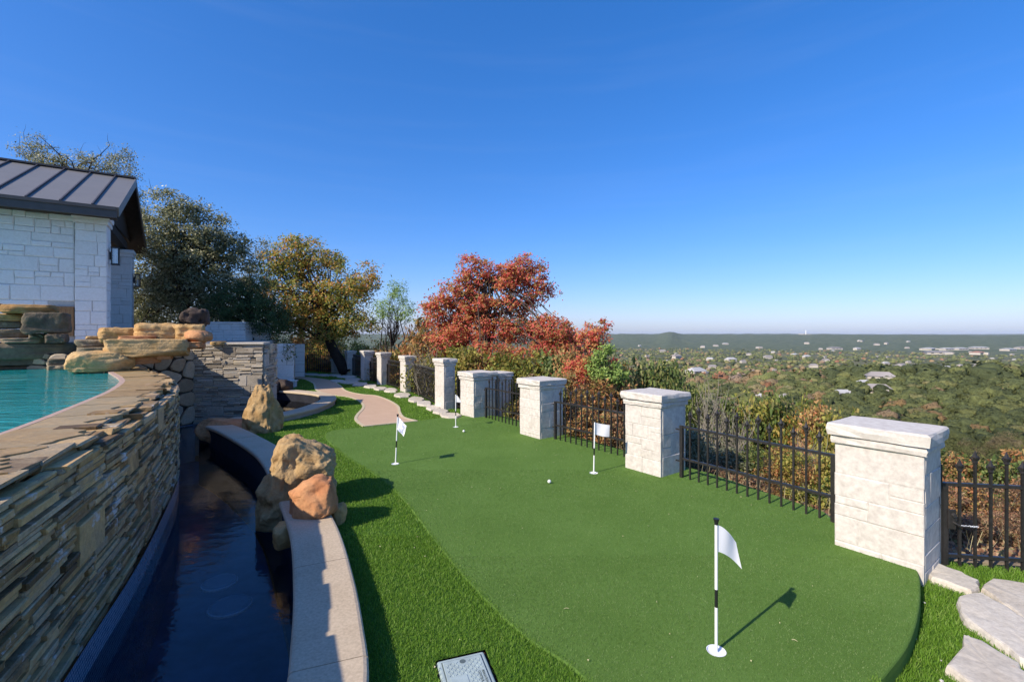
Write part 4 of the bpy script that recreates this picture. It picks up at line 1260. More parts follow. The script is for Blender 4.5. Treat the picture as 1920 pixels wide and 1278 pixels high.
mb = MB(); q = Vector((-8.05,15.95,0))+Vector((0.94,0.34,0))*0.28+Vector((-0.34,0.94,0))*0.225
mb.obox((q.x,q.y,1.40), Vector((0.94,0.34,0))*0.31, Vector((-0.34,0.94,0))*0.25, Vector((0,0,0.035))); o = mb.build('cap', M['limestone_white'], w2); o.data.transform(Matrix.Translation(-w2.location))
tag(w2, 'sunlit white stone pier with a trailing vine at the end of the retaining wall', 'pier')
w3 = empty('wall_pier', (-9.06,19.6,-0.1))
stone_box(w3, (-9.02,19.5), 0.36, 0.36, -0.1, 1.36, Vector((0.93,0.37,0)), Vector((-0.37,0.93,0)), 73, (0.25,0.4), (0.9,2.0), mat='limestone_white')
tag(w3, 'shaded stone pier left of the far iron fence', 'pier')
white_wall([(-11.3,16.6),(-9.75,17.15),(-9.55,18.6)], 1.5, 2.22, 0.3, 'low white planter wall under the dark hedge above the waterfall', 74, (0.16,0.26), 'planter_wall')
# small pale box light by the pond
root = empty('box_light', (-7.42,15.9,Z_TURF))
MB().box(-0.10,0.10,-0.08,0.08,0.0,0.20).build('housing', M['fixture_grey'], root)
MB().box(-0.13,0.13,-0.11,0.11,0.202,0.23).build('lid', M['white_paint'], root)
tag(root, 'small pale grey box light on the turf behind the round pond', 'light')

# ------------------------------------------------------------------ pavilion
WV = Vector((0.833,0.553,0)).normalized(); NV = Vector((-WV.y,WV.x,0))
Wc = Vector((-10.56,12.23,0)); Ec = Vector((-10.10,12.0,0))
pav = empty('pavilion', (Wc.x,Wc.y,Z_PATIO-0.05)); pinv = Matrix.Translation(-pav.location)
def pv(o):
    o.data.transform(pinv); o.parent = pav; return o
zE, zR, dR = 5.0, 6.80, 3.9
# long wall: its blocks are pieces of the part 'wall'
A = Wc-WV*8.5+NV*0.07; B = Wc-WV*0.63+NV*0.07
pth = Path(np.array([A.xy[:], B.xy[:]]), 1)
rng = random.Random(81)
wall_part = MB().obox(((A+B)/2+NV*0.2+Vector((0,0,(1.5+4.9)/2))), WV*(B-A).length/2, NV*0.19, Vector((0,0,1.7))).build('wall', M['limestone_joint'], None)
pv(wall_part)
door_s0 = pth.L-0.46
for (s0, s1, a0, a1) in ashlar_layout(pth.L, 1.5, 4.88, rng, (0.22,0.40), (0.9,2.4), 0.5):
    if s1 > door_s0-0.02 and a0 < 2.46:
        if s0 < door_s0-0.15: s1 = door_s0-0.03
        elif a1 > 2.60: a0 = 2.50
        else: continue
    v, f = block(pth, s0+0.004, s1-0.004, a0+0.003, a1-0.003, rng.uniform(-0.004,0.022), 0.018, 0.010, rng, 0.02)
    make('stone_block', [pinv @ p_ for p_ in v], f, M['limestone_white'], wall_part)
wall_part.parent = pav
# wooden cabinet door
dA = B-WV*0.44; dB = B-WV*0.02
mb = MB(); mb.obox((dA+dB)/2-NV*0.02+Vector((0,0,2.11)), WV*0.22, NV*0.03, Vector((0,0,0.37))); dr = pv(mb.build('cabinet_door', M['wood'], None)); dr['label'] = 'wooden cabinet door at the foot of the wall'
for sx in (-1,1):
    mb = MB(); mb.obox((dA+dB)/2-NV*0.056+WV*sx*0.185+Vector((0,0,2.11)), WV*0.032, NV*0.008, Vector((0,0,0.365)))
    o = mb.build('stile', M['wood'], None); o.data.transform(pinv); o.parent = dr
for zz in (1.775,2.445):
    mb = MB(); mb.obox((dA+dB)/2-NV*0.056+Vector((0,0,zz)), WV*0.152, NV*0.007, Vector((0,0,0.03)))
    o = mb.build('stile', M['wood'], None); o.data.transform(pinv); o.parent = dr
# corner columns
def column(corner, w, d, z1, seed):
    col = MB().obox(corner-WV*w/2+NV*d/2+Vector((0,0,(1.5+z1)/2)), WV*(w/2-0.02), NV*(d/2-0.02), Vector((0,0,(z1-1.5)/2))).build('column', M['limestone_joint'], None)
    pv(col)
    r2 = random.Random(seed)
    for k, (a, b) in enumerate(((corner-WV*w, corner), (corner, corner+NV*d))):
        p2 = Path(np.array([a.xy[:], b.xy[:]]), 1)
        ins = 0.0 if k == 0 else 0.035
        for (s0, s1, a0, a1) in ashlar_layout(p2.L-ins, 1.5, z1-0.26, r2, (0.22,0.38), (0.8,1.6), 0.5):
            v, f = block(p2, s0+ins+0.003, s1+ins-0.003, a0+0.003, a1-0.003, r2.uniform(-0.004,0.01), 0.013, 0.007, r2, 0.03)
            make('stone_block', [pinv @ p_ for p_ in v], f, M['limestone_white'], col)
    for j, (zz0, zz1, ov) in enumerate(((z1-0.255,z1-0.13,0.03),(z1-0.128,z1,0.06))):
        q = corner-WV*w/2+NV*d/2
        v, f = slab_ring(q.x, q.y, w/2+ov, d/2+ov, zz0, zz1, 0.005, r2, WV, NV)
        make('capital', [pinv @ p_ for p_ in v], f, M['limestone_white'], col)
column(Wc, 0.62, 0.66, 4.88, 91)
c2 = Wc+NV*5.35
column(c2, 0.62, 0.62, 4.76, 92)
# low wall return between the columns, set back
mb = MB(); q = Wc-WV*0.45+NV*3.0
q = q-WV*0.6
mb.obox((q.x,q.y,(1.5+4.7)/2), WV*0.05, NV*2.33, Vector((0,0,1.6))); pv(mb.build('inner_wall', M['limestone_white'], None))
# roof: near and far slopes in panels with standing seams
Lr = 9.5; slope = Vector((0,0,zR-zE))+NV*dR
Ln = slope.length; sl = slope.normalized(); up = WV.cross(sl).normalized()
if up.z < 0: up = -up
roof = None
mb = MB(); E0 = Ec+Vector((0,0,zE))
mb.obox(E0-WV*Lr/2+slope/2-up*0.05, WV*Lr/2, sl*Ln/2, up*0.045)
roof = pv(mb.build('roof', M['timber_dark'], None))
slope2 = Vector((0,0,zE-zR))+NV*dR; sl2 = slope2.normalized(); up2 = WV.cross(sl2).normalized(); up2 = up2 if up2.z > 0 else -up2
R0 = E0+slope
mb = MB(); mb.obox(R0-WV*Lr/2+slope2/2-up2*0.05, WV*Lr/2, sl2*Ln/2, up2*0.045)
far_slope = mb.build('far_slope', M['timber_dark'], None); far_slope.data.transform(pinv); far_slope.parent = roof
def rp(o): o.data.transform(pinv); o.parent = roof; return o
seams = [0.0]+[0.477+0.592*k for k in range(15)]+[Lr]
for k in range(len(seams)-1):
    a, b = seams[k]+0.006, seams[k+1]-0.006
    for o0, s_, u_ in ((E0, slope, up), (R0, slope2, up2)):
        mb = MB(); c_ = o0-WV*(a+b)/2+s_/2+u_*0.006
        mb.obox(c_, WV*(b-a)/2, s_.normalized()*(Ln/2+0.02), u_*0.006)
        rp(mb.build('roof_panel', M['roof_metal'], None))
        if k > 0:
            mb = MB(); c_ = o0-WV*seams[k]+s_/2+u_*0.032
            mb.obox(c_, WV*0.014, s_.normalized()*(Ln/2+0.01), u_*0.022)
            rp(mb.build('seam', M['fascia'], None))
mb = MB(); mb.bar(R0+Vector((0,0,0.035))-WV*Lr, R0+Vector((0,0,0.035))+WV*0.03, 0.22, 0.05); rp(mb.build('ridge_cap', M['fascia'], None))
# fascia along the eave, rake boards on the gable
mb = MB(); mb.obox(E0-WV*(Lr/2)+Vector((0,0,-0.125))-NV*0.03, WV*(Lr/2), NV*0.028, Vector((0,0,0.13))); rp(mb.build('fascia_board', M['fascia'], None))
mb = MB(); mb.obox(E0-WV*(Lr/2)+Vector((0,0,-0.03))-NV*0.075, WV*(Lr/2), NV*0.014, Vector((0,0,0.04))); rp(mb.build('drip_edge', M['fascia'], None))
mb = MB(); mb.obox(E0+slope/2+WV*0.02-up*0.09, WV*0.02, sl*(Ln/2+0.02), up*0.12); rp(mb.build('rake_board', M['roof_metal'], None))
mb = MB(); mb.obox(R0+slope2/2+WV*0.02-up2*0.09, WV*0.02, sl2*(Ln/2+0.02), up2*0.12); rp(mb.build('rake_board', M['fascia'], None))
# soffit under the eave, tie beam across the gable, gable infill
mb = MB(); mb.obox(E0-WV*(Lr/2)+NV*0.27+Vector((0,0,-0.20)), WV*(Lr/2-0.03), NV*0.27, Vector((0,0,0.02))); rp(mb.build('soffit', M['timber_dark'], None))
mb = MB(); mb.bar(Wc-WV*0.28+NV*0.1+Vector((0,0,5.02)), c2-WV*0.28+NV*0.5+Vector((0,0,4.95)), 0.22, 0.26); pv(mb.build('tie_beam', M['timber_dark'], None))
for kk in range(1, 5):
    mb = MB(); mb.bar(Wc-WV*(0.28+kk*1.3)+NV*0.3+Vector((0,0,4.95)), c2-WV*(0.28+kk*1.3)+NV*0.5+Vector((0,0,4.95)), 0.16, 0.2); pv(mb.build('tie_beam', M['timber_dark'], None))
gab = MB(); g0, g1, g2 = E0+NV*0.5-WV*0.42+Vector((0,0,0.12)), R0-WV*0.42+Vector((0,0,-0.12)), R0+slope2*0.87-WV*0.42+Vector((0,0,0.0))
gab.v = [g0,g1,g2,g0-WV*0.06,g1-WV*0.06,g2-WV*0.06]; gab.f = [[0,2,1],[3,4,5],[0,1,4,3],[1,2,5,4],[2,0,3,5]]
pv(gab.build('gable_boarding', M['timber_dark'], None))
tag(pav, 'white limestone pavilion with a grey standing seam metal roof at the left', 'pavilion')

def lantern(base, label):
    """base: point on the wall at mid height; sticks out along WV"""
    root = empty('wall_lantern', base, math.atan2(WV.y, WV.x))
    MB().box(0.002,0.03,-0.05,0.05,-0.10,0.10).build('back_plate', M['black_paint'], root)
    fr = MB()
    for sx in (0.05,0.19):
        for sy in (-0.075,0.075): fr.box(sx-0.010,sx+0.010,sy-0.010,sy+0.010,-0.22,0.22)
    for z in (-0.235,0.205): fr.box(0.03,0.21,-0.095,0.095,z,z+0.03)
    fr.build('frame', M['black_paint'], root)
    MB().box(0.055,0.185,-0.068,0.068,-0.20,0.20).build('glass', M['lantern_glass'], root)
    MB().lathe((0.12,0,0), [(0.02,-0.2),(0.02,0.0),(0.012,0.02)], 10).build('candle', M['white_paint'], root)
    tag(root, label, 'lantern', 'wall lanterns on the pavilion')
lantern(Wc+NV*0.33+WV*0.015+Vector((0,0,3.87)), 'black wall lantern on the near corner column of the pavilion')
lantern(c2+NV*0.31+WV*0.015+Vector((0,0,3.72)), 'black wall lantern on the far corner column of the pavilion')

# ------------------------------------------------------------------ golf flags, cups, balls, valve box lid
def flag_cloth(kind, parent, z1):
    n, m = 12, 8; V = []; Fq = []
    for j in range(m+1):
        b = j/m
        for i in range(n+1):
            a = i/n
            if kind == 0:    # hanging limp to the right, tip low
                x = 0.008+(0.112+0.026*b)*a; z = z1-0.150*b-(0.105-0.005*b)*a**1.6; y = -0.016*math.sin(a*5.0+b*1.2)*a
            elif kind == 1:  # blown towards the right, a twisted diamond
                x = 0.004+0.145*a*(1-0.25*b); z = z1-0.165*b-0.095*a*(1-0.35*b)-0.02*b*a; y = -0.09*a+0.015*math.sin(a*6+b*3)
            elif kind == 2:  # spread flat
                x = 0.006+0.185*a; z = z1-0.155*b-0.032*a-0.006*math.sin(a*4); y = 0.012*math.sin(a*5+b)
            else:
                x = 0.006+0.115*a*(0.55+0.45*b); z = z1-0.145*b-0.05*a*(1-b); y = -0.05*a+0.012*math.sin(a*5)
            V.append((x,y,z))
    for j in range(m):
        for i in range(n):
            q = j*(n+1)+i; Fq.append([q,q+1,q+n+2,q+n+1])
    return make('flag', V, Fq, M['flag_print'] if kind == 1 else M['flag_cloth'], parent, True)
FL = ['nearest white golf flag drooping on its striped pin', 'white golf flag with a blue print on a leaning pin left of centre', 'rectangular white golf flag spread flat in front of the second pillar', 'smallest farthest white golf flag near the end of the green']
for i, ((c, h), lb) in enumerate(zip(FLAGS, FL)):
    root = empty('golf_flag', (c[0],c[1],-0.10))
    lean = {0:(0.0,0.0),1:(0.045,0.0),2:(0.02,0.0),3:(0.0,0.0)}[i]
    root.rotation_euler = (lean[1], lean[0], 0)
    H = h+0.10; r = 0.0085
    zs = [0.0, 0.10+0.33*h*1.0, 0.10+0.465*h, H-0.03]
    MB().lathe((0,0,0), [(r,0.008),(r,zs[1])], 12).build('pin', M['white_paint'], root)
    MB().lathe((0,0,0), [(r*1.03,zs[1]),(r*1.03,zs[2])], 12).build('stripe', M['black_paint'], root)
    MB().lathe((0,0,0), [(r,zs[2]),(r,zs[3])], 12).build('pin', M['white_paint'], root)
    MB().lathe((0,0,0), [(r*1.1,H-0.035),(r*1.3,H-0.02),(r*1.9,H-0.004),(r*1.9,H)], 12).build('finial', M['black_paint'], root)
    flag_cloth(i, root, H-0.038)
    tag(root, lb, 'golf flag', 'golf flags on the putting green')
    cup = empty('golf_cup', (c[0],c[1],-0.10))
    mb = MB(); mb.lathe((0,0,0), [(CUP_R-0.001,0.1015),(CUP_R-0.005,0.1015),(CUP_R-0.006,0.091)], 28, False); mb.build('liner', M['white_paint'], cup)
    MB().lathe((0,0,0), [(CUP_R-0.0055,0.0),(CUP_R-0.0055,0.094)], 28).build('base', M['white_paint'], cup)
    tag(cup, 'white cup in the turf holding the ' + ['nearest drooping flag','printed flag left of centre','flat rectangular flag','farthest small flag'][i], 'cup', 'cups of the putting green')
for (u, v), lb in (((1030,906),'white golf ball in the middle of the green'),((869.5,810.5),'white golf ball near the farthest flag')):
    c = G(u, v)
    bm = bmesh.new(); bmesh.ops.create_icosphere(bm, subdivisions=4, radius=0.0215)
    for vtx in bm.verts:
        n = vtx.co.normalized(); vtx.co -= n*0.0006*max(0, mnoise.cell(n*9)-0.2)
    me = bpy.data.meshes.new('golf_ball'); bm.to_mesh(me); bm.free(); me.polygons.foreach_set('use_smooth', [True]*len(me.polygons))
    o = link_mesh('golf_ball', me, M['ball_white']); o.location = (c[0],c[1],0.0255); tag(o, lb, 'golf ball', 'golf balls on the green')

lid = empty('valve_box_lid', (LID_C.x,LID_C.y,Z_TURF-0.012), -LID_R)
mb = MB(); mb.box(-LID_W,LID_W,-LID_L,LID_L,-0.06,0.016); bevel_obj(mb.build('rim', M['lid_plastic'], lid), 0.013, 3)
pl = MB(); pl.box(-LID_W+0.028,LID_W-0.028,-LID_L+0.03,LID_L-0.03,0.0165,0.0215); plate = bevel_obj(pl.build('plate', M['lid_plastic'], lid), 0.003)
g = MB()
for (x0,x1,y0,y1) in ((-LID_W+0.022,LID_W-0.022,LID_L-0.0295,LID_L-0.024),(-LID_W+0.022,LID_W-0.022,-LID_L+0.024,-LID_L+0.0295),(-LID_W+0.022,-LID_W+0.0275,-LID_L+0.03,LID_L-0.03),(LID_W-0.0275,LID_W-0.022,-LID_L+0.03,LID_L-0.03)):
    g.box(x0,x1,y0,y1,0.0162,0.0172)
g.build('groove', M['lid_dark'], plate)
tb = MB()
for i in range(-7,8):
    for j in range(-11,12):
        x, y = i*0.0175, j*0.0175
        if math.hypot(x, y-(LID_L-0.055)) < 0.03 or (x < 0.01 and y < 0.06) or abs(x) > LID_W-0.04 or abs(y) > LID_L-0.045: continue
        if x > 0.058 and y < 0.075: continue
        s_ = 1 if (i+j)%2 else -1
        tb.obox((x,y,0.0225), Vector((0.0055,0.0055*s_,0)), Vector((-0.0014*s_,0.0014,0)), Vector((0,0,0.0012)))
o = tb.build('tread', M['lid_plastic'], plate); o['kind'] = 'stuff'
hb = MB().lathe((0,LID_L-0.055,0), [(0.0165,0.0218),(0.0165,0.0224),(0.0135,0.0226),(0.0135,0.0222)], 20, True); hb.build('finger_hole', M['lid_dark'], plate)
pn = MB().box(-0.09,0.0,-0.10,0.055,0.0218,0.0238); bevel_obj(pn.build('blank_panel', M['lid_plastic'], plate), 0.002)
for k, (txt, x) in enumerate((('IRRIGATION',0.090),('CONTROL',0.070))):
    cu = bpy.data.curves.new('lettering', 'FONT'); cu.body = txt; cu.size = 0.018; cu.extrude = 0.0008; cu.align_x = 'LEFT'
    cu.materials.append(M['lid_dark'])
    tmp = bpy.data.objects.new('lettering', cu); COL.objects.link(tmp); bpy.context.view_layer.update()
    lm = bpy.data.meshes.new_from_object(tmp); bpy.data.objects.remove(tmp); bpy.data.curves.remove(cu)
    o = link_mesh('lettering', lm, M['lid_dark']); o.parent = plate; o.location = (x-0.008,0.062,0.0224); o.rotation_euler = (0,0,-math.pi/2)
sl_ = MB(); 
for (x0,x1,y0,y1) in ((-LID_W-0.011,LID_W+0.011,LID_L+0.001,LID_L+0.0115),(-LID_W-0.011,-LID_W-0.001,-LID_L,LID_L),(LID_W+0.001,LID_W+0.011,-LID_L,LID_L)):
    sl_.box(x0,x1,y0,y1,-0.06,-0.004)
sl_.build('soil_gap', M['soil'], lid)
tag(lid, 'grey plastic valve box lid with tread pattern set in the turf', 'lid')
# a few bits of straw and grit lying on the green
for k, ((u, v), L, a) in enumerate((((1062,1143),0.035,0.1),((1490,1203),0.03,-0.6),((1232,1130),0.02,1.2))):
    c = G(u, v); o = MB().tube([(-L/2,0,0.006),(0,0.004,0.009),(L/2,0,0.006)], [0.0012,0.0016,0.001], 5).build('straw', M['dry_straw'])
    o.location = (c[0],c[1],0.004); o.rotation_euler = (0,0,a); tag(o, ['pale straw left of the nearest flag, low on the green','pale straw right of the nearest flag shadow','short straw stalk between the ball and the nearest flag'][k], 'straw', 'straws on the green')
# ------------------------------------------------------------------ grass: real blades
def poly_area_pts(poly, dens_fn, n_try, bounds, rng):
    x = rng.uniform(bounds[0], bounds[1], n_try); y = rng.uniform(bounds[2], bounds[3], n_try)
    ok = in_poly(x, y, poly)
    x, y = x[ok], y[ok]
    keep = rng.random(len(x)) < dens_fn(x, y)
    return x[keep], y[keep]
def blades(name, x, y, z, h, w, mat, lean, rng, label):
    n = len(x)
    th = rng.uniform(0, 2*math.pi, n); ln = rng.uniform(0.2, 1.0, n)*lean
    hh = h*rng.uniform(0.7, 1.15, n)
    dx, dy = np.cos(th)*ln*hh, np.sin(th)*ln*hh
    ph = rng.uniform(0, 2*math.pi, n); sx, sy = np.cos(ph)*w/2, np.sin(ph)*w/2
    base = np.stack([x, y, np.full(n, z) if np.isscalar(z) else z], 1)
    v0 = base+np.stack([sx,sy,np.zeros(n)],1); v1 = base-np.stack([sx,sy,np.zeros(n)],1)
    off = np.stack([sx,sy,np.zeros(n)],1)
    tip = base+np.stack([dx,dy,hh*np.sqrt(np.maximum(0.05,1-ln**2*0.5))],1); v4 = tip-off*0.45; v5 = tip+off*0.45
    V = np.stack([v0,v1,v4,v5],1).reshape(-1,3)
    b = np.arange(n)*4
    Fq = np.stack([b,b+1,b+2,b+3],1)
    o = link_mesh(name, fast_mesh(name, V, Fq), M[mat]); tag(o, label, None, None, 'stuff')
    return o
rg = np.random.default_rng(5)
notpoly = [GREEN_IN, PATH_POLY, LID_POLY]
bx, by = [], []
for (b, n_try, dens) in (((-3.2,2.0,0.9,4.2), 330000, None), ((-5.0,1.0,4.2,7.5), 190000, None), ((-9,0.5,7.5,13.5), 150000, None), ((-10,-2.5,13.5,23), 60000, None)):
    x, y = poly_area_pts(TURF, lambda a, c: np.ones_like(a), n_try, b, rg)
    ok = np.ones(len(x), bool)
    for q in notpoly: ok &= ~in_poly(x, y, q)
    bx.append(x[ok]); by.append(y[ok])
bx, by = np.concatenate(bx), np.concatenate(by)
w = 0.0035+0.0011*np.maximum(0, by-3)
blades('turf_blades', bx, by, Z_TURF-0.004, 0.024, w, 'turf_blade', 0.85, rg, 'long artificial grass round the putting green')
x, y = poly_area_pts(TURF_LOW, lambda a, c: np.ones_like(a), 100000, (1.6,4.8,1.6,4.1), rg)
ok = ~in_poly(x, y, GREEN)
blades('turf_blades', x[ok], y[ok], Z_LOW-0.004, 0.032, 0.004, 'turf_blade', 0.8, rg, 'strip of long artificial grass right of the raised green')
bx, by = [], []
for (b, n_try) in (((-1.2,3.2,1.7,3.8), 150000), ((-2.6,3.1,3.8,6.2), 110000), ((-4.3,2.4,6.2,10.3), 60000)):
    x, y = poly_area_pts(GREEN, lambda a, c: np.ones_like(a), n_try, b, rg)
    ok = np.ones(len(x), bool)
    for c, h in FLAGS: ok &= np.hypot(x-c[0], y-c[1]) > CUP_R+0.002
    bx.append(x[ok]); by.append(y[ok])
bx, by = np.concatenate(bx), np.concatenate(by)
blades('green_pile', bx, by, 0.0, 0.008, 0.0022+0.0005*np.maximum(0, by-2.5), 'green_blade', 1.0, rg, 'short dense pile of the putting green')
# pale grit in the turf
x = rg.uniform(2.0,3.4,26); y = rg.uniform(2.1,3.5,26); ok = in_poly(x,y,TURF_LOW) & ~in_poly(x,y,GREEN)
mb = MB()
for a, b in zip(x[ok], y[ok]):
    r = rg.uniform(0.003,0.007); mb.obox((a,b,Z_LOW+0.02), Vector((r,r*0.3,0)), Vector((-r*0.2,r,0)), Vector((0,0,r*0.6)))
tag(mb.build('turf_grit', M['pebble']), 'pale grit scattered in the turf strip at lower right', None, None, 'stuff')

# a few dry leaf bits blown on to the turf and the green
rb_ = np.random.default_rng(8)
x = rb_.uniform(-3.2,3.2,150); y = rb_.uniform(2.2,8.5,150); ok = (in_poly(x,y,TURF) | in_poly(x,y,GREEN)) & ~in_poly(x,y,LID_POLY)
mb = MB()
for a, b in zip(x[ok], y[ok]):
    r = rb_.uniform(0.004,0.010); an = rb_.uniform(0,6.28); ca, sa = math.cos(an)*r, math.sin(an)*r
    mb.quad([(a-ca,b-sa,0.012),(a+sa*0.5,b-ca*0.5,0.016),(a+ca,b+sa,0.012),(a-sa*0.5,b+ca*0.5,0.018)])
tag(mb.build('leaf_bits', M['dry_straw']), 'dry leaf bits scattered on the turf and the green', None, None, 'stuff')

# ------------------------------------------------------------------ foliage
def leaf_mesh(name, C, L, W, rng, out=None, droop=0.0, flat=0.0):
    """C (n,3) leaf centres -> folded diamond leaves"""
    n = len(C)
    N = rng.normal(size=(n,3))*0.62
    if out is not None: N += out*0.45
    N[:,2] += 0.25
    N += np.array(sun_dir)*0.5          # leaves turn towards the light
    N /= np.linalg.norm(N,axis=1)[:,None]
    d = np.cross(N, rng.normal(size=(n,3))); d[:,2] -= droop*0.5; d /= np.linalg.norm(d,axis=1)[:,None]+1e-9
    s = np.cross(d, N); s /= np.linalg.norm(s,axis=1)[:,None]+1e-9
    nn = np.cross(d, s)
    l = L*rng.uniform(0.6,1.25,n)[:,None]; w = W*rng.uniform(0.7,1.2,n)[:,None]
    a = C-d*l/2; b = C+d*l/2; m = C+nn*w*0.18
    p = m+s*w/2+d*l*0.06; q = m-s*w/2+d*l*0.06
    V = np.stack([a,q,b,p],1).reshape(-1,3)
    k = np.arange(n)*4
    return fast_mesh(name, V, np.stack([k,k+1,k+2,k+3],1))

def clumped(lobes, n_cl, per, spread, rng, shell=0.35):
    """leaf centres gathered in clumps through ellipsoid lobes; returns centres, outward directions, clump centres"""
    vol = np.array([l[1][0]*l[1][1]*l[1][2] for l in lobes])**0.8; vol /= vol.sum()
    Cl = []; Out = []
    for k in range(n_cl):
        li = rng.choice(len(lobes), p=vol); c, r = np.array(lobes[li][0],float), np.array(lobes[li][1],float)
        v = rng.normal(size=3); v /= np.linalg.norm(v)
        rr = (shell+(1-shell)*rng.random()**0.45) if rng.random() < 0.85 else rng.random()
        rr *= 1+0.10*math.sin(v[0]*7+k%5)+rng.normal()*0.05
        Cl.append(c+v*r*rr); Out.append(v)
    Cl = np.array(Cl); Out = np.array(Out)
    cnt = rng.integers(int(per*0.5), int(per*1.5)+1, n_cl)
    ids = np.repeat(np.arange(n_cl), cnt)
    g = rng.normal(size=(len(ids),3))*spread*rng.uniform(0.6,1.3,n_cl)[ids][:,None]
    g[:,2] *= 0.7
    return Cl[ids]+g, Out[ids], Cl

def branches(mb, start, targets, r0, rng, n=5, wob=0.12):
    for t_ in targets:
        a, b = np.array(start,float), np.array(t_,float)
        k = np.linspace(0,1,n)[:,None]
        L = np.linalg.norm(b-a)
        pts = a+(b-a)*k+rng.normal(size=(n,3))*wob*L*np.sin(k*math.pi)*0.5
        pts[:,2] += np.sin(k[:,0]*math.pi)*L*0.08
        mb.tube(pts, list(np.linspace(r0,r0*0.22,n)), 5, False)

def tree(name, base, trunk, tr, lobes, n_cl, per, spread, L, W, mat, bark, label, cat='tree', group=None, seed=0, limbs=26, shell=0.35, limb_r=0.05, droop=0.1, twigs=0):
    """trunk: points; lobes: world ellipsoids"""
    rng = np.random.default_rng(seed)
    b = np.array(base,float)
    root = empty(name, base)
    C, O, Cl = clumped([(np.array(c)-b, r) for c, r in lobes], n_cl, per, spread, rng, shell)
    link_mesh('crown', leaf_mesh('crown', C, L, W, rng, O, droop), M[mat], root)
    mb = MB(); tp = [Vector(np.array(p_)-b) for p_ in trunk]
    mb.tube(tp, tr, 9); 
    mb.build('trunk', M[bark], root, True)
    mb = MB(); sel = rng.permutation(len(Cl))[:limbs]
    for i in sel:
        tgt = Cl[i]
        # leave the trunk at a height below the target
        j = rng.integers(max(1,len(tp)//2), len(tp))
        branches(mb, tp[j], [tgt], limb_r*rng.uniform(0.4,1.0), rng)
    if twigs:
        for i in rng.permutation(len(Cl))[:twigs]:
            q = Cl[i]; branches(mb, q, [q+O[0]*0+np.array([rng.normal()*0.25,rng.normal()*0.25,rng.uniform(0.3,0.8)])], limb_r*0.16, rng, 4)
    mb.build('limbs', M[bark], root, True)
    tag(root, label, cat, group)
    return root

def at(u, v, Y): p_ = P(u, v, Y); return (p_.x, p_.y, p_.z)
def ppx(px, Y): return px/F*Y

# live oak above the waterfall, and the one behind the roof
Yo = 19.0
tree('live_oak', at(350,642,Yo), [at(350,642,Yo),at(345,590,Yo),at(352,540,Yo),at(345,490,Yo)], [0.22,0.18,0.15,0.10],
     [(at(330,440,Yo),(1.7,1.5,1.3)),(at(385,450,Yo+0.6),(1.5,1.4,1.0)),(at(300,520,Yo+0.5),(1.6,1.4,1.5)),(at(360,530,Yo),(1.9,1.6,1.4)),(at(430,480,Yo+0.8),(1.0,1.0,0.8)),(at(280,590,Yo+0.8),(1.3,1.2,1.0)),(at(420,560,Yo+0.5),(1.4,1.3,1.1)),(at(335,380,Yo),(0.9,0.9,0.6))],
     760, 74, 0.17, 0.115, 0.058, 'leaf_oak', 'bark_dark', 'large dark green live oak behind the waterfall boulders', seed=1, limbs=70, limb_r=0.07, twigs=40)
Yb = 24.0
tree('live_oak', at(130,560,Yb), [at(130,560,Yb),at(130,460,Yb),at(135,380,Yb),at(140,330,Yb)], [0.25,0.2,0.15,0.1],
     [(at(80,305,Yb),(1.3,1.2,0.9)),(at(150,315,Yb),(1.5,1.3,0.8)),(at(210,325,Yb),(1.2,1.1,1.0)),(at(245,360,Yb),(0.7,0.8,1.3)),(at(60,275,Yb),(0.5,0.5,0.7)),(at(225,290,Yb),(0.6,0.6,0.5)),(at(260,430,Yb+1),(1.0,1.0,1.6))],
     300, 46, 0.17, 0.105, 0.05, 'leaf_oak', 'bark_dark', 'live oak whose sparse top shows above the pavilion roof', seed=2, limbs=60, limb_r=0.06, twigs=70)
Yg = 23.0
tree('live_oak', at(470,640,Yg), [at(470,640,Yg),at(468,580,Yg),at(470,520,Yg)], [0.2,0.16,0.1],
     [(at(470,510,Yg),(1.0,1.0,1.4)),(at(490,470,Yg),(0.5,0.5,0.7)),(at(455,560,Yg),(1.2,1.0,1.2)),(at(300,600,Yg),(2.0,1.5,1.3)),(at(400,610,Yg),(2.0,1.5,1.0))],
     280, 50, 0.18, 0.10, 0.05, 'leaf_greygreen', 'bark_dark', 'pale grey green tree top between the oak and the amber tree', seed=3, limbs=40)
# dense dark hedge-like juniper over the planter wall
Yj = 17.6
tree('juniper', at(470,648,Yj), [at(470,648,Yj),at(468,600,Yj),at(465,560,Yj)], [0.14,0.11,0.06],
     [(at(455,570,Yj),(1.15,0.9,0.85)),(at(500,590,Yj),(0.85,0.8,0.8)),(at(420,585,Yj+0.5),(0.8,0.8,0.6)),(at(520,625,Yj),(0.5,0.6,0.5)),(at(480,540,Yj),(0.7,0.7,0.45))],
     520, 55, 0.11, 0.075, 0.022, 'leaf_juniper', 'bark_dark', 'dense dark green juniper drooping over the white walls', seed=4, limbs=50, shell=0.55, droop=0.6)
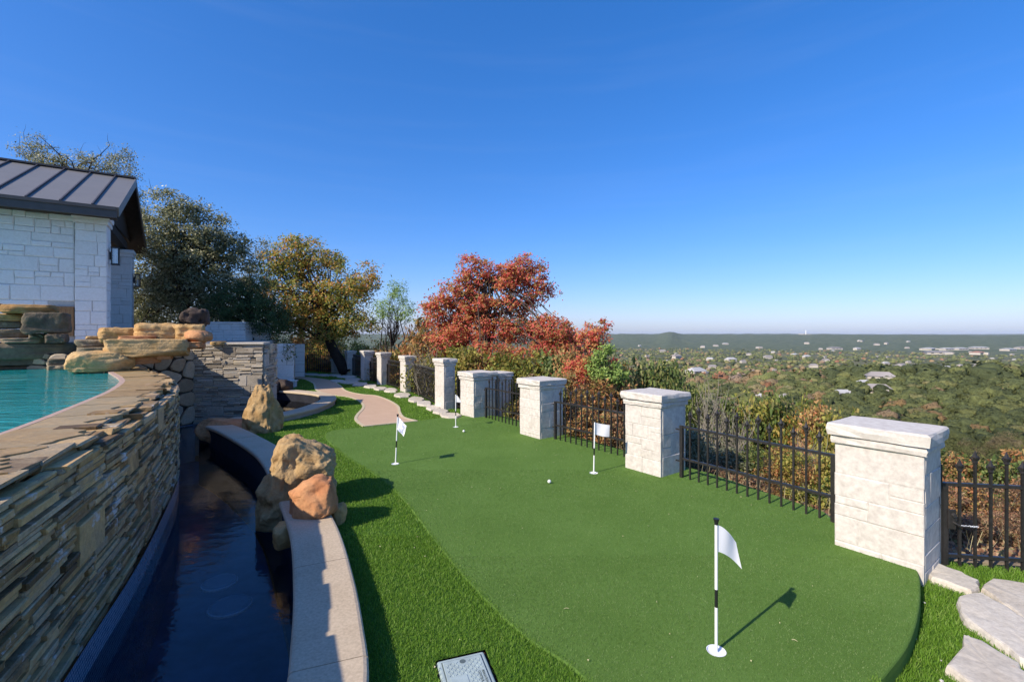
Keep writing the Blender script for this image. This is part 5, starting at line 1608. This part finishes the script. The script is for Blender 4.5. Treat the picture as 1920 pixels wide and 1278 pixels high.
# amber tree with the leaning trunk
Ya = 20.6
tree('amber_tree', at(648,698,Ya), [at(650,699,Ya),at(640,682,Ya),at(628,662,Ya),at(618,640,Ya),at(606,600,Ya),at(595,560,Ya)], [0.30,0.24,0.22,0.20,0.15,0.08],
     [(at(555,480,Ya),(1.3,1.2,0.8)),(at(525,510,Ya),(1.0,1.1,0.9)),(at(600,490,Ya),(1.1,1.0,0.6)),(at(560,560,Ya),(1.9,1.6,1.2)),(at(640,545,Ya),(1.5,1.4,1.1)),(at(680,525,Ya),(0.75,0.8,0.85)),(at(590,610,Ya),(2.0,1.5,0.75)),(at(660,605,Ya),(1.2,1.1,0.75)),(at(520,600,Ya),(1.0,1.0,0.9)),(at(560,455,Ya),(0.6,0.7,0.4))],
     640, 52, 0.17, 0.13, 0.06, 'leaf_amber', 'bark_dark', 'yellow and orange tree with a leaning dark trunk beside the far fence', seed=5, limbs=80, limb_r=0.07)
# red tree beyond the fence
Yr = 14.2
def gz(u, Y): x = (u-960)/F*Y; return (x, Y, float(ground_z(np.array([x]), np.array([Y]))[0]))
tree('red_tree', gz(915,Yr), [gz(915,Yr),at(914,640,Yr),at(912,600,Yr),at(905,560,Yr),at(915,520,Yr)], [0.16,0.13,0.11,0.08,0.04],
     [(at(893,508,Yr),(0.52,0.55,0.50)),(at(985,512,Yr),(0.62,0.6,0.52)),(at(940,520,Yr),(0.6,0.6,0.45)),(at(1012,545,Yr),(0.38,0.4,0.45)),(at(860,550,Yr),(0.62,0.6,0.5)),(at(825,582,Yr),(0.55,0.55,0.55)),(at(900,580,Yr),(0.7,0.65,0.5)),(at(970,570,Yr),(0.6,0.6,0.4)),(at(960,620,Yr),(0.75,0.7,0.45)),(at(1030,625,Yr-0.4),(0.72,0.7,0.55)),(at(1060,660,Yr-0.5),(0.6,0.6,0.55)),(at(870,620,Yr),(0.8,0.7,0.45)),(at(840,640,Yr),(0.6,0.6,0.4)),(at(920,665,Yr-0.6),(0.7,0.6,0.4)),(at(1000,670,Yr-0.8),(0.7,0.6,0.4))],
     860, 44, 0.105, 0.10, 0.05, 'leaf_red', 'bark', 'tall red leaved tree beyond the fence in the middle', seed=6, limbs=90, limb_r=0.04, shell=0.45)
Ys = 10.6
tree('red_sapling', gz(1108,Ys), [gz(1108,Ys),at(1110,720,Ys),at(1108,680,Ys),at(1110,640,Ys)], [0.05,0.045,0.035,0.02],
     [(at(1110,632,Ys),(0.30,0.3,0.32)),(at(1090,690,Ys),(0.35,0.35,0.35)),(at(1140,700,Ys),(0.32,0.32,0.32)),(at(1130,612,Ys),(0.12,0.15,0.14)),(at(1115,735,Ys),(0.45,0.4,0.3))],
     190, 36, 0.075, 0.075, 0.04, 'leaf_red', 'bark', 'small red sapling right of the tall red tree', seed=7, limbs=40, limb_r=0.015)
tree('green_sapling', gz(1135,Ys-0.5), [gz(1135,Ys-0.5),at(1135,720,Ys-0.5),at(1135,670,Ys-0.5)], [0.03,0.025,0.012],
     [(at(1137,660,Ys-0.5),(0.22,0.25,0.16)),(at(1122,690,Ys-0.5),(0.25,0.25,0.25)),(at(1152,700,Ys-0.5),(0.25,0.25,0.25))], 90, 26, 0.06, 0.075, 0.035, 'leaf_fresh', 'bark', 'fresh green patch of leaves in front of the red sapling', seed=8, limbs=20, limb_r=0.01)
# feathery multi-stemmed sapling left of the red tree
Yf = 17.5
ft = empty('feathery_sapling', gz(735,Yf)); rngf = np.random.default_rng(9)
C, O, Cl = clumped([(np.array(at(742,545,Yf))-np.array(ft.location),(0.42,0.45,0.40)),(np.array(at(722,580,Yf))-np.array(ft.location),(0.38,0.4,0.4)),(np.array(at(760,585,Yf))-np.array(ft.location),(0.35,0.4,0.5))], 90, 26, 0.11, rngf)
link_mesh('crown', leaf_mesh('crown', C, 0.12, 0.03, rngf, O, 0.3), M['leaf_fresh'], ft)
mb = MB()
for k in range(9):
    u0 = 715+k*8
    p0 = np.array(gz(725+k*3,Yf))-np.array(ft.location); p1 = np.array(at(u0,560+rngf.uniform(0,60),Yf+rngf.uniform(-.3,.3)))-np.array(ft.location)
    branches(mb, p0, [p1], 0.035, rngf, 7, 0.10)
for i in rngf.permutation(len(Cl))[:45]:
    p0 = np.array(at(735,650,Yf))-np.array(ft.location); branches(mb, p0, [Cl[i]], 0.012, rngf, 5)
mb.build('stems', M['bark_dark'], ft, True)
tag(ft, 'thin bare stemmed sapling with feathery green top between amber and red trees', 'tree')

# ------------------------------------------------------------------ shrubs beyond the fence: a few meshes, many individuals
def shrub_mesh(seed, n_cl, per, spread, L, W, droop=0.1, lob=None):
    rng = np.random.default_rng(seed)
    if lob is None:
        lob = [((0,0,0.4),(0.42,0.42,0.36))]
        for k in range(10):
            a = rng.uniform(0,6.28); rr = rng.uniform(0.1,0.5); s_ = rng.uniform(0.12,0.30)
            lob.append(((math.cos(a)*rr, math.sin(a)*rr, rng.uniform(0.3,0.98)), (s_,s_,s_*rng.uniform(0.7,1.3))))
    C, O, Cl = clumped(lob, n_cl, per, spread, rng, 0.4)
    return leaf_mesh('foliage', C, L, W, rng, O, droop)
def stem_mesh(seed, n=14, pale=False, h=1.0, r=0.012):
    rng = np.random.default_rng(seed); mb = MB()
    for k in range(n):
        th = rng.uniform(0,2*math.pi); q = np.array([math.cos(th)*rng.uniform(.1,.5),math.sin(th)*rng.uniform(.1,.5),h*rng.uniform(.55,1.1)])
        branches(mb, (0,0,-0.15), [q], r, rng, 5, 0.2)
        for j in range(2):
            p0 = q*rng.uniform(0.4,0.75); branches(mb, p0, [p0+np.array([rng.normal()*.22,rng.normal()*.22,rng.uniform(.1,.35)*h])], r*0.45, rng, 4, 0.2)
    me = bpy.data.meshes.new('stems'); me.from_pydata([tuple(p_) for p_ in mb.v], [], mb.f); me.materials.append(M['twig_pale'] if pale else M['bark']); return me
SH = [shrub_mesh(201,190,24,0.08,0.08,0.042), shrub_mesh(202,210,22,0.08,0.065,0.034), shrub_mesh(203,170,24,0.085,0.09,0.050), shrub_mesh(204,150,30,0.07,0.085,0.016,0.0)]
ST = [stem_mesh(301), stem_mesh(302)]; BARE = [stem_mesh(303,22,True,1.0,0.011), stem_mesh(304,20,True,1.0,0.011)]
for m_ in SH: m_.materials.append(M['leaf_green'])
def shrub(u, Y, w, h, mesh, mat, label, seed, group='shrubs on the slope beyond the fence', dz=-0.15, name='shrub', bare=False):
    x, y, z = gz(u, Y)
    rng = random.Random(seed)
    root = empty(name, (x,y,z+dz), rng.uniform(0,6.28)); root.scale = (w,w,h)
    o = link_mesh('foliage', SH[mesh], None, root)
    o.material_slots[0].link = 'OBJECT'; o.material_slots[0].material = M[mat]
    link_mesh('stems', (BARE if bare else ST)[seed%2], None, root)
    tag(root, label, 'shrub', group)
    return root
sh_list = []
rngs = random.Random(77)
# (u, Y, top row, width scale, mesh, material)
plan = [
 (795,16.0,600,1.5,0,'leaf_rust'),(815,14.6,640,1.3,1,'leaf_yellowgreen'),(770,17.5,640,1.5,1,'leaf_amber'),(742,18.5,655,1.5,1,'leaf_rust'),(705,21.0,640,1.6,0,'leaf_amber'),(690,22.0,650,1.4,1,'leaf_yellowgreen'),
 (850,13.2,655,1.2,0,'leaf_yellowgreen'),(885,12.8,650,1.2,2,'leaf_yellowgreen'),(925,12.6,655,1.1,0,'leaf_rust'),(965,12.2,660,1.1,2,'leaf_yellowgreen'),(1005,12.0,665,1.1,0,'leaf_yellowgreen'),(1045,11.8,660,1.1,2,'leaf_green'),(1080,11.4,655,1.0,1,'leaf_rust'),
 (870,12.0,690,0.8,2,'leaf_yellowgreen'),(915,11.4,700,0.8,0,'leaf_green'),(960,11.0,700,0.8,1,'leaf_yellowgreen'),(1000,10.4,705,0.8,1,'leaf_brush'),(1040,10.0,705,0.8,2,'leaf_green'),(1075,9.8,700,0.8,1,'leaf_rust'),
 (1110,9.6,715,0.8,0,'leaf_rust'),(1150,10.2,700,0.9,0,'leaf_rust'),(1180,10.8,685,0.9,1,'leaf_amber'),(1215,11.2,675,0.9,2,'leaf_green'),(1245,11.4,680,0.8,2,'leaf_green'),(1268,10.9,705,0.7,1,'leaf_green'),
 (1085,8.6,755,0.62,1,'leaf_brush'),(1115,8.4,765,0.62,0,'leaf_rust'),(1150,8.1,775,0.6,1,'leaf_rust'),(1180,8.0,765,0.6,2,'leaf_brush'),
 (1300,9.6,735,0.8,0,'leaf_green'),(1340,9.4,745,0.8,1,'leaf_greygreen'),(1385,9.2,752,0.8,0,'leaf_green'),(1425,9.0,745,0.8,2,'leaf_yellowgreen'),(1465,9.0,738,0.8,2,'leaf_green'),(1500,8.6,745,0.75,1,'leaf_amber'),(1540,8.2,755,0.75,1,'leaf_rust'),(1568,7.9,770,0.6,2,'leaf_yellowgreen'),
 (1310,7.6,825,0.55,1,'leaf_greygreen'),(1360,7.4,835,0.55,0,'leaf_greygreen'),(1410,7.2,835,0.5,1,'leaf_green'),(1455,6.9,840,0.5,1,'leaf_rust'),(1495,6.6,845,0.5,2,'leaf_yellowgreen'),(1530,6.3,850,0.5,1,'leaf_rust'),(1560,6.0,840,0.45,2,'leaf_yellowgreen'),
 (1450,6.0,915,0.35,1,'leaf_rust'),(1500,5.7,920,0.35,2,'leaf_yellowgreen'),(1545,5.5,930,0.32,2,'leaf_yellowgreen'),(1400,6.3,905,0.35,0,'leaf_brush'),(1340,6.8,890,0.35,3,'leaf_brush'),
 (1290,7.0,800,0.45,2,'leaf_greygreen'),(1600,7.6,800,0.7,1,'leaf_rust'),(1650,7.2,820,0.7,0,'leaf_green'),(1700,7.0,840,0.7,1,'leaf_green'),
 (1770,6.8,850,0.7,1,'leaf_rust'),(1820,6.8,850,0.7,2,'leaf_green'),(1870,6.6,860,0.7,1,'leaf_green'),(1915,6.5,850,0.7,0,'leaf_rust'),(1960,6.3,860,0.7,1,'leaf_green'),
 (1785,5.6,905,0.5,3,'leaf_brush'),(1830,5.5,900,0.5,1,'leaf_rust'),(1875,5.4,905,0.5,3,'leaf_brush'),(1920,5.3,900,0.5,1,'leaf_rust'),(1965,5.2,905,0.5,3,'leaf_brush'),
 (1790,4.9,965,0.38,3,'leaf_brush'),(1825,4.8,960,0.38,3,'leaf_brush'),(1862,4.75,968,0.38,3,'leaf_brush'),(1900,4.7,960,0.38,3,'leaf_brush'),(1940,4.6,965,0.38,3,'leaf_brush'),
 (620,25,620,1.8,1,'leaf_amber'),(585,26,615,1.8,0,'leaf_rust'),(640,24.5,655,1.3,0,'leaf_rust'),(600,24.6,655,1.4,1,'leaf_amber'),(570,24.6,650,1.4,0,'leaf_amber'),(660,23.5,640,1.3,1,'leaf_yellowgreen'),
]
CW = {'leaf_rust':'rusty red','leaf_yellowgreen':'yellow green','leaf_amber':'amber','leaf_green':'green','leaf_brush':'dry brown','leaf_greygreen':'grey green'}
def where(u, Y):
    if u < 680: return 'behind the far iron fence by the path end'
    if u < 840: return 'between the feathery sapling and the red tree'
    if u < 960: return 'below the red tree' if Y > 12 else 'low behind the farthest flag and pillar'
    if u < 1100: return 'right below the red tree' if Y > 11 else 'behind the third pillar from the gate'
    if u < 1200: return 'beside the red sapling' if Y > 9 else 'seen through the fence behind the rectangular flag'
    if u < 1290: return 'above the second pillar from the gate'
    if u < 1580: return 'high behind the fence left of the nearest pillar' if Y > 8 else ('halfway down behind the fence left of the nearest pillar' if Y > 6.4 else 'at picket feet left of the nearest pillar')
    if u < 1740: return 'behind the nearest pillar'
    return 'on the slope behind the gate, upper row' if Y > 6 else ('on the slope behind the gate, middle row' if Y > 5.1 else 'at the gate foot')
ORD = ['leftmost','second from left','third from left','fourth from left','fifth from left','sixth from left']
byl = {}
for q in plan: byl.setdefault((q[5], where(q[0], q[1])), []).append(q[0])
for i, (u, Y, vt, w, mesh, mat) in enumerate(plan):
    sib = sorted(byl[(mat, where(u, Y))]); extra = '' if len(sib) == 1 else ', '+ORD[sib.index(u)]
    x, y, z = gz(u, Y); ztop = EYE-(vt-HZ)/F*Y
    h = max(0.35, (ztop-z+0.12))/1.08
    shrub(u, Y, w*1.15, h, mesh, mat, CW[mat]+' shrub '+where(u, Y)+extra, 500+i, 'shrubs on the slope %s %s' % (CW[mat], where(u, Y)))
# bare pale-twigged shrubs
for i, (u, Y, vt, w, lb) in enumerate([(1335,8.8,705,0.9,'pale bare twigged shrub rising above the fence right of the second pillar'),(840,15.2,600,1.3,'grey bare twigs in front of the red tree'),(800,13.6,640,1.0,'bare twigs behind the slim pillar'),(1380,8.4,750,0.8,'pale bare twigs beside the taller bare shrub'),(1515,6.9,800,0.5,'bare twigs between the rusty shrubs near the nearest pillar'),(725,19.2,620,1.0,'dark bare twigs below the feathery sapling')]):
    x, y, z = gz(u, Y); ztop = EYE-(vt-HZ)/F*Y
    root = empty('bare_shrub', (x,y,z-0.1), i*1.1); root.scale = (w,w,max(0.4,(ztop-z)))
    link_mesh('stems', BARE[i%2], None, root)
    tag(root, lb, 'shrub', 'bare shrubs beyond the fence')
# vine trailing on the sunlit pier
vr = empty('trailing_vine', (-7.85,15.95,1.43)); rngv = np.random.default_rng(15)
C = np.array([[rngv.uniform(0.05,0.5), 0, 0] for _ in range(90)]); C[:,2] = -rngv.random(90)**1.3*0.62+0.05
C = np.stack([C[:,0]*0.94, C[:,0]*0.34-0.07+rngv.normal(size=90)*0.02, C[:,2]],1)
link_mesh('leaves', leaf_mesh('leaves', C, 0.075, 0.06, rngv), M['leaf_green'], vr)
mb = MB()
for k in range(4): mb.tube([(0.1+k*0.1,0.02+k*0.035,0.04),(0.1+k*0.1,-0.05+k*0.035,-0.1),(0.13+k*0.09,-0.05+k*0.035,-0.35-0.06*k)], 0.005, 4)
mb.build('stem', M['bark'], vr); tag(vr, 'thin green vine hanging down the sunlit white pier', 'vine')

# leaf litter and fallen leaves along the fence foot
rl = np.random.default_rng(31)
x = rl.uniform(1.5,8,16000); y = rl.uniform(2.5,10,16000); s_ = fence_dist(x,y); ok = (s_ > 0.12) & (s_ < 3.2); x, y = x[ok], y[ok]
C = np.stack([x,y,ground_z(x,y)+0.02+rl.random(len(x))*0.03],1)
o = link_mesh('leaf_litter', leaf_mesh('leaf_litter', C, 0.055, 0.035, rl, None, 0, 0), M['leaf_brush']); tag(o, 'fallen leaves on the slope along the fence foot', None, None, 'stuff')
x = rl.uniform(1.5,9,2600); y = rl.uniform(2.5,11,2600); s_ = fence_dist(x,y); ok = (s_ > 0.2) & (s_ < 4.5); x, y = x[ok], y[ok]
blades('dry_grass', x, y, ground_z(x,y)-0.02, 0.26, 0.004, 'dry_straw', 0.6, rl, 'dry grass stems on the slope beyond the fence')

# ------------------------------------------------------------------ hillside and valley woods
def blob(seed, nq, size, flat=0.8, thin=0.42):
    rng = np.random.default_rng(seed)
    v = rng.normal(size=(nq,3)); v /= np.linalg.norm(v,axis=1)[:,None]; v[:,2] = np.where(v[:,2] < -0.25, -v[:,2]*0.6, v[:,2])
    r = 0.62+0.38*rng.random(nq)**0.5
    lump = 1+0.24*np.sin(v[:,0]*4.2+seed)*np.cos(v[:,1]*3.7+seed*2)+0.16*np.sin(v[:,2]*6+v[:,0]*5+seed)+0.12*np.sin(v[:,1]*11+v[:,0]*9+seed)*np.sin(v[:,2]*10)
    C = v*(r*lump)[:,None]; C[:,2] = C[:,2]*flat+0.35
    n = v+rng.normal(size=(nq,3))*0.42; n /= np.linalg.norm(n,axis=1)[:,None]
    a = np.cross(n, rng.normal(size=(nq,3))); a /= np.linalg.norm(a,axis=1)[:,None]; b = np.cross(n,a)
    s = (size*rng.uniform(0.6,1.3,nq))[:,None]
    V = np.stack([C-a*s-b*s*0.1, C+b*s*thin-a*s*0.2, C+a*s+b*s*0.1, C-b*s*thin+a*s*0.1],1)
    return V.reshape(-1,3)
TM = []
for k in range(4):
    V = blob(40+k, 6500, 0.034, 0.95, 0.5)
    th_, ph_ = np.meshgrid(np.linspace(0,2*math.pi,12,endpoint=False), np.linspace(0.15,math.pi-0.15,7))
    S = np.stack([np.sin(ph_)*np.cos(th_), np.sin(ph_)*np.sin(th_), np.cos(ph_)],-1).reshape(-1,3)
    S = S*(0.74+0.16*np.sin(S[:,0:1]*4.2+40+k)*np.cos(S[:,1:2]*3.7)); S[:,2] = S[:,2]*0.95+0.30
    ii = np.arange(84).reshape(7,12); jj = np.roll(ii,-1,axis=1)
    Qf = np.stack([ii[:-1],ii[1:],jj[1:],jj[:-1]],-1).reshape(-1,4)+len(V)
    m_ = fast_mesh('hill_tree', np.concatenate([V,S]), np.concatenate([np.arange(len(V)).reshape(-1,4), Qf])); m_.materials.append(M['forest_near']); TM.append(m_)
rt = np.random.default_rng(21)
cand = []
for _ in range(60000):
    az = math.radians(rt.uniform(8, 56)); d = math.exp(rt.uniform(math.log(24), math.log(330)))
    if rt.random() > (d/330)**0.6: continue
    cand.append((d*math.sin(az), d*math.cos(az), d))
    if len(cand) > 9000: break
cand.sort(key=lambda c_: c_[2])
placed = []; cell = {}
def free(x, y, r):
    i, j = int(x//6), int(y//6)
    for a in range(i-1,i+2):
        for b in range(j-1,j+2):
            for (px_, py_, pr) in cell.get((a,b), ()):
                if (px_-x)**2+(py_-y)**2 < ((pr+r)*0.86)**2: return False
    return True
for x, y, d in cand:
    if fence_dist(np.array([x]),np.array([y]))[0] < 9: continue
    # pale bare patches on the right-hand slope
    u = 960+x/y*F
    r = rt.uniform(1.0,2.1) if d < 120 else rt.uniform(1.3,2.6)
    bare = fbm(np.array([x/11]), np.array([y/11]), 77)[0]
    if d < 150 and bare > 0.75: continue
    if free(x, y, r):
        placed.append((x,y,r,d)); cell.setdefault((int(x//6),int(y//6)), []).append((x,y,r))
hill = placed[:300]
zs_ = ground_z(np.array([p_[0] for p_ in hill]), np.array([p_[1] for p_ in hill]))
for i, ((x, y, r, d), z) in enumerate(zip(hill, zs_)):
    o = link_mesh('hill_tree', TM[i%4]); o.location = (x,y,z-0.15*r); o.rotation_euler = (0,0,rt.uniform(0,6.28))
    o.scale = (r*rt.uniform(0.9,1.2), r*rt.uniform(0.9,1.2), r*rt.uniform(0.7,1.3))
    tag(o, 'bushy green juniper among the many on the slope below the fence', 'tree', 'junipers on the slope below the fence')
# the rest reads as one wood
pts = [(x,y,r) for x,y,r,d in placed[300:]]
n0 = len(pts); k = 0
while len(pts) < 9800 and k < 200000:
    k += 1
    az = math.radians(rt.uniform(4, 56)); d = math.exp(rt.uniform(math.log(200), math.log(3600)))
    if rt.random() > (d/3600)**0.35: continue
    x, y = d*math.sin(az), d*math.cos(az)
    if az < math.radians(36) and d < 700 and rt.random() < 0.35: continue
    clear = fbm(np.array([x/90]), np.array([y/90]), 55)[0]
    if clear > 0.95: continue
    pts.append((x,y,rt.uniform(2.5,5.0)*(1 if d < 900 else 1.25 if d < 1800 else 1.7)))
pts = np.array(pts); zz = ground_z(pts[:,0], pts[:,1])
sp = 0.5*fbm(pts[:,0]/70, pts[:,1]/70, 61)+0.35*fbm(pts[:,0]/260, pts[:,1]/260, 62)
tint = np.clip(0.40+sp*0.34+rt.normal(size=len(pts))*0.25, 0, 1)
dd_ = np.hypot(pts[:,0],pts[:,1])
az_ = np.degrees(np.arctan2(pts[:,0],pts[:,1]))
tint = np.clip(np.where((dd_ < 420) & (az_ > 34), tint*0.8+0.06, tint+0.20*np.clip((36-az_)/6, 0, 1)*(dd_ < 900)), 0, 1)
def lump(seed, sub, nq, size):
    """closed uneven crown (triangles as degenerate-free quads are not needed: two arrays) with loose leaf flakes round it"""
    bm = bmesh.new(); bmesh.ops.create_icosphere(bm, subdivisions=sub, radius=1.0)
    for v in bm.verts:
        n = v.co.normalized(); w = n*1.7+Vector((seed,seed*2.3,0))
        r = 0.86+0.38*mnoise.noise(w)+0.30*mnoise.noise(w*2.6)+0.18*mnoise.noise(w*6)
        v.co = n*r; v.co.z = v.co.z*0.82+0.3
    V = np.array([v.co[:] for v in bm.verts]); T = np.array([[l.vert.index for l in f.loops] for f in bm.faces]); bm.free()
    B = blob(seed+300, nq, size, 0.82, 0.6)*1.06
    return V, T, B
BL = {0: [lump(60+j, 3, 36, 0.13) for j in range(6)], 2: [lump(65+j, 2, 26, 0.2) for j in range(6)], 1: [lump(70+j, 2, 8, 0.3) for j in range(8)]}
VV = []; TT = []; FF3 = []; FF4 = []; nv = 0
for i, (x, y, r) in enumerate(pts):
    Vb, Tb, Bb = BL[0 if dd_[i] < 200 else 2 if dd_[i] < 420 else 1][i%6]
    a = rt.uniform(0,6.28); ca, sa = math.cos(a)*r, math.sin(a)*r
    q0 = np.concatenate([Vb, Bb]); sq = rt.uniform(0.75,1.1)
    q = np.stack([q0[:,0]*ca-q0[:,1]*sa+x, q0[:,0]*sa+q0[:,1]*ca+y, q0[:,2]*r*sq+zz[i]],1)
    FF3.append(Tb+nv); FF4.append(np.arange(len(Bb)).reshape(-1,4)+nv+len(Vb))
    VV.append(q); TT.append(np.full(len(q), tint[i], np.float32)); nv += len(q)
VV = np.concatenate(VV); TT = np.concatenate(TT); FF3 = np.concatenate(FF3); FF4 = np.concatenate(FF4)
FF3 = np.concatenate([FF3, FF4[:,[0,1,2]], FF4[:,[0,2,3]]])
me = fast_mesh('valley_woods', VV, FF3)
at_ = me.attributes.new('tint', 'FLOAT', 'POINT'); at_.data.foreach_set('value', TT)
tag(link_mesh('valley_woods', me, M['forest_far']), 'mottled green and brown woods filling the valley', None, None, 'stuff')

# ------------------------------------------------------------------ houses in the valley
def far_house(u, v, px, lab, roof='house_roof', hgt=1.0, rot=None, seed=0, ell=False):
    """u, v: photo position of its base; px: its width in the photo"""
    rng = random.Random(seed)
    az = (u-960)/F
    ys = np.geomspace(120, 7000, 900); zs = ground_z(az*ys, ys); vs = HZ+(EYE-zs)/ys*F
    hit = np.where(vs <= v)[0]
    Yh = ys[hit[0]] if len(hit) else 3000
    x = az*Yh; z = float(ground_z(np.array([x]),np.array([Yh]))[0])
    W = px/F*Yh; D = W*0.6; H = min(W*0.20*hgt, 9.0)
    root = empty('valley_house', (x,Yh,z), rot if rot is not None else rng.uniform(-0.6,0.6))
    lift = min(0.10*W, 2.5)
    MB().box(-W/2,W/2,-D/2,D/2,-1.0,H+lift).build('wall', M['house_wall'], root)
    mb = MB(); e = W*0.04; z0 = H+lift; z1 = z0+min(D*0.32, 6.0)
    mb.v = [Vector(p_) for p_ in ((-W/2-e,-D/2-e,z0),(W/2+e,-D/2-e,z0),(W/2+e,D/2+e,z0),(-W/2-e,D/2+e,z0),(-W/2+D*0.3,0,z1),(W/2-D*0.3,0,z1))]
    mb.f = [[0,1,5,4],[1,2,5],[2,3,4,5],[3,0,4],[3,2,1,0]]
    mb.build('roof', M[roof], root)
    if ell:
        MB().box(W*0.05,W*0.35,-D*0.95,-D/2-0.01,-1.0,H*0.9+lift).build('wing', M['house_wall'], root)
    if px > 14:
        for k in (-0.3,0.0,0.28):
            MB().box(W*k-W*0.05,W*k+W*0.05,-D/2-0.12,-D/2-0.02,lift+H*0.30,lift+H*0.75).build('window', M['window_dark'], root)
    tag(root, lab, 'house', 'tiny houses scattered in the valley' if lab.startswith('one of') else 'houses in the valley')
houses = [
 (1305,704,34,'pale long house left of the bare twigged shrub top','house_roof_pale',0.8),(1336,692,14,'narrow tan house just right of the long pale house','house_roof',1.6),(1268,672,18,'tan roofed house at the left of the valley','house_roof',0.7),
 (1331,676,12,'small white house above the narrow tan house','house_roof_pale',1),(1370,678,18,'long white house in the upper middle of the valley','house_roof_pale',0.8),(1393,680,10,'small house right of the long white house','house_roof',1),
 (1418,754,28,'white house partly hidden by grey trees above the fence','house_roof_pale',1),(1477,762,26,'dark roofed house just above the shrubs left of the nearest pillar','house_roof',0.7),
 (1512,672,12,'small white house with a tower beside it','house_roof_pale',1),(1525,689,14,'white house with grey roof above the nearest pillar, left','house_roof',1),(1562,712,18,'white two part house above the nearest pillar','house_roof_pale',1.2),
 (1580,750,30,'big white house among trees directly above the nearest pillar cap','house_roof_pale',1),(1620,722,20,'white house with a chimney right of the two part house','house_roof_pale',1.1),(1650,715,42,'wide low tan house in the middle of the right valley','house_roof',0.7),
 (1645,738,40,'sprawling tan roofed house above the red bush','house_roof',0.8),(1605,703,14,'white gabled house near the middle right','house_roof_pale',1.3),(1660,684,12,'white house left of a bare tree','house_roof_pale',0.9),
 (1690,690,20,'tan house with hipped roof in the right valley','house_roof',0.8),(1714,700,18,'grey roofed house below the hipped tan house','house_roof',0.7),(1728,695,14,'pale roofed house right of the hipped tan house','house_roof_pale',0.9),
 (1775,693,12,'small white tower house on the right','house_roof_pale',1.6),(1800,688,12,'pale house right of the small tower house','house_roof',1),(1835,690,18,'brown roofed low house at far right','house_roof',0.6),
 (1607,656,12,'white house near the ridge, left','house_roof_pale',1),(1565,655,22,'row of pale houses below the left ridge','house_roof',0.8),(1740,656,30,'long white building below the right ridge','house_roof_pale',0.7),
 (1775,657,20,'white building right of the long one','house_roof_pale',0.8),(1800,656,22,'pale building in the row below the right ridge','house_roof_pale',0.8),(1835,655,24,'tall pale building at the right end of the row','house_roof_pale',1.2),
 (1758,664,40,'long tan building in front of the white row','house_roof',0.5),(1832,665,26,'red roofed building below the white row','house_roof_red',1),(1890,658,24,'pale building near the right edge','house_roof_pale',1),(1915,655,18,'tan building at the right edge','house_roof',0.9),
 (1360,646,10,'white roof on the far slope, left','house_roof_pale',0.7),(1242,660,12,'tan house far left of the valley','house_roof',0.8),(1490,668,12,'pale house above the grey trees','house_roof_pale',0.8),(1548,678,12,'tan house left of the grey roofed white house','house_roof',0.8),(1440,672,14,'orange tan house in the autumn trees','house_roof',0.8),
]
rh = random.Random(5)
for k in range(46):
    u = rh.uniform(1190,1915); v = 640+ (rh.random()**1.4)*78
    houses.append((u, v, rh.uniform(4.5,8.5), 'one of the tiny pale houses scattered among the valley trees', rh.choice(['house_roof','house_roof_pale','house_roof']), 1.0))
for i, (u, v, px, lab, rf, hg) in enumerate(houses):
    far_house(u, v, px, lab, rf, hg, None, 900+i, px > 24)
# white tower and block on the ridge
Yt = 7200.0
base = P(1511,627.0,Yt); root = empty('ridge_tower', (base.x,base.y,base.z-10))
MB().tube([(0,0,0),(0,0,60),(0,0,85)], [7,5,1.5], 10).build('mast', M['white_paint'], root)
MB().box(-90,75,-20,20,-20,16).build('block', M['house_wall'], root)
MB().box(-100,-40,-18,18,-20,22).build('block', M['house_wall'], root)
tag(root, 'tiny white tower on the far ridge', 'tower')

# ------------------------------------------------------------------ haze over the valley
hz = MB().box(-30000,30000,-2000,26000,-420,70).build('haze', None)
hm = bpy.data.materials.new('haze'); hm.use_nodes = True; hm.node_tree.nodes.clear()
ho = hm.node_tree.nodes.new('ShaderNodeOutputMaterial'); pv_ = hm.node_tree.nodes.new('ShaderNodeVolumePrincipled')
pv_.inputs['Color'].default_value = (0.80,0.88,1.0,1); pv_.inputs['Density'].default_value = 0.000026; pv_.inputs['Anisotropy'].default_value = 0.0
hm.node_tree.links.new(pv_.outputs[0], ho.inputs['Volume'])
hz.data.materials.append(hm); tag(hz, 'thin blue haze over the valley', None, None, 'stuff')
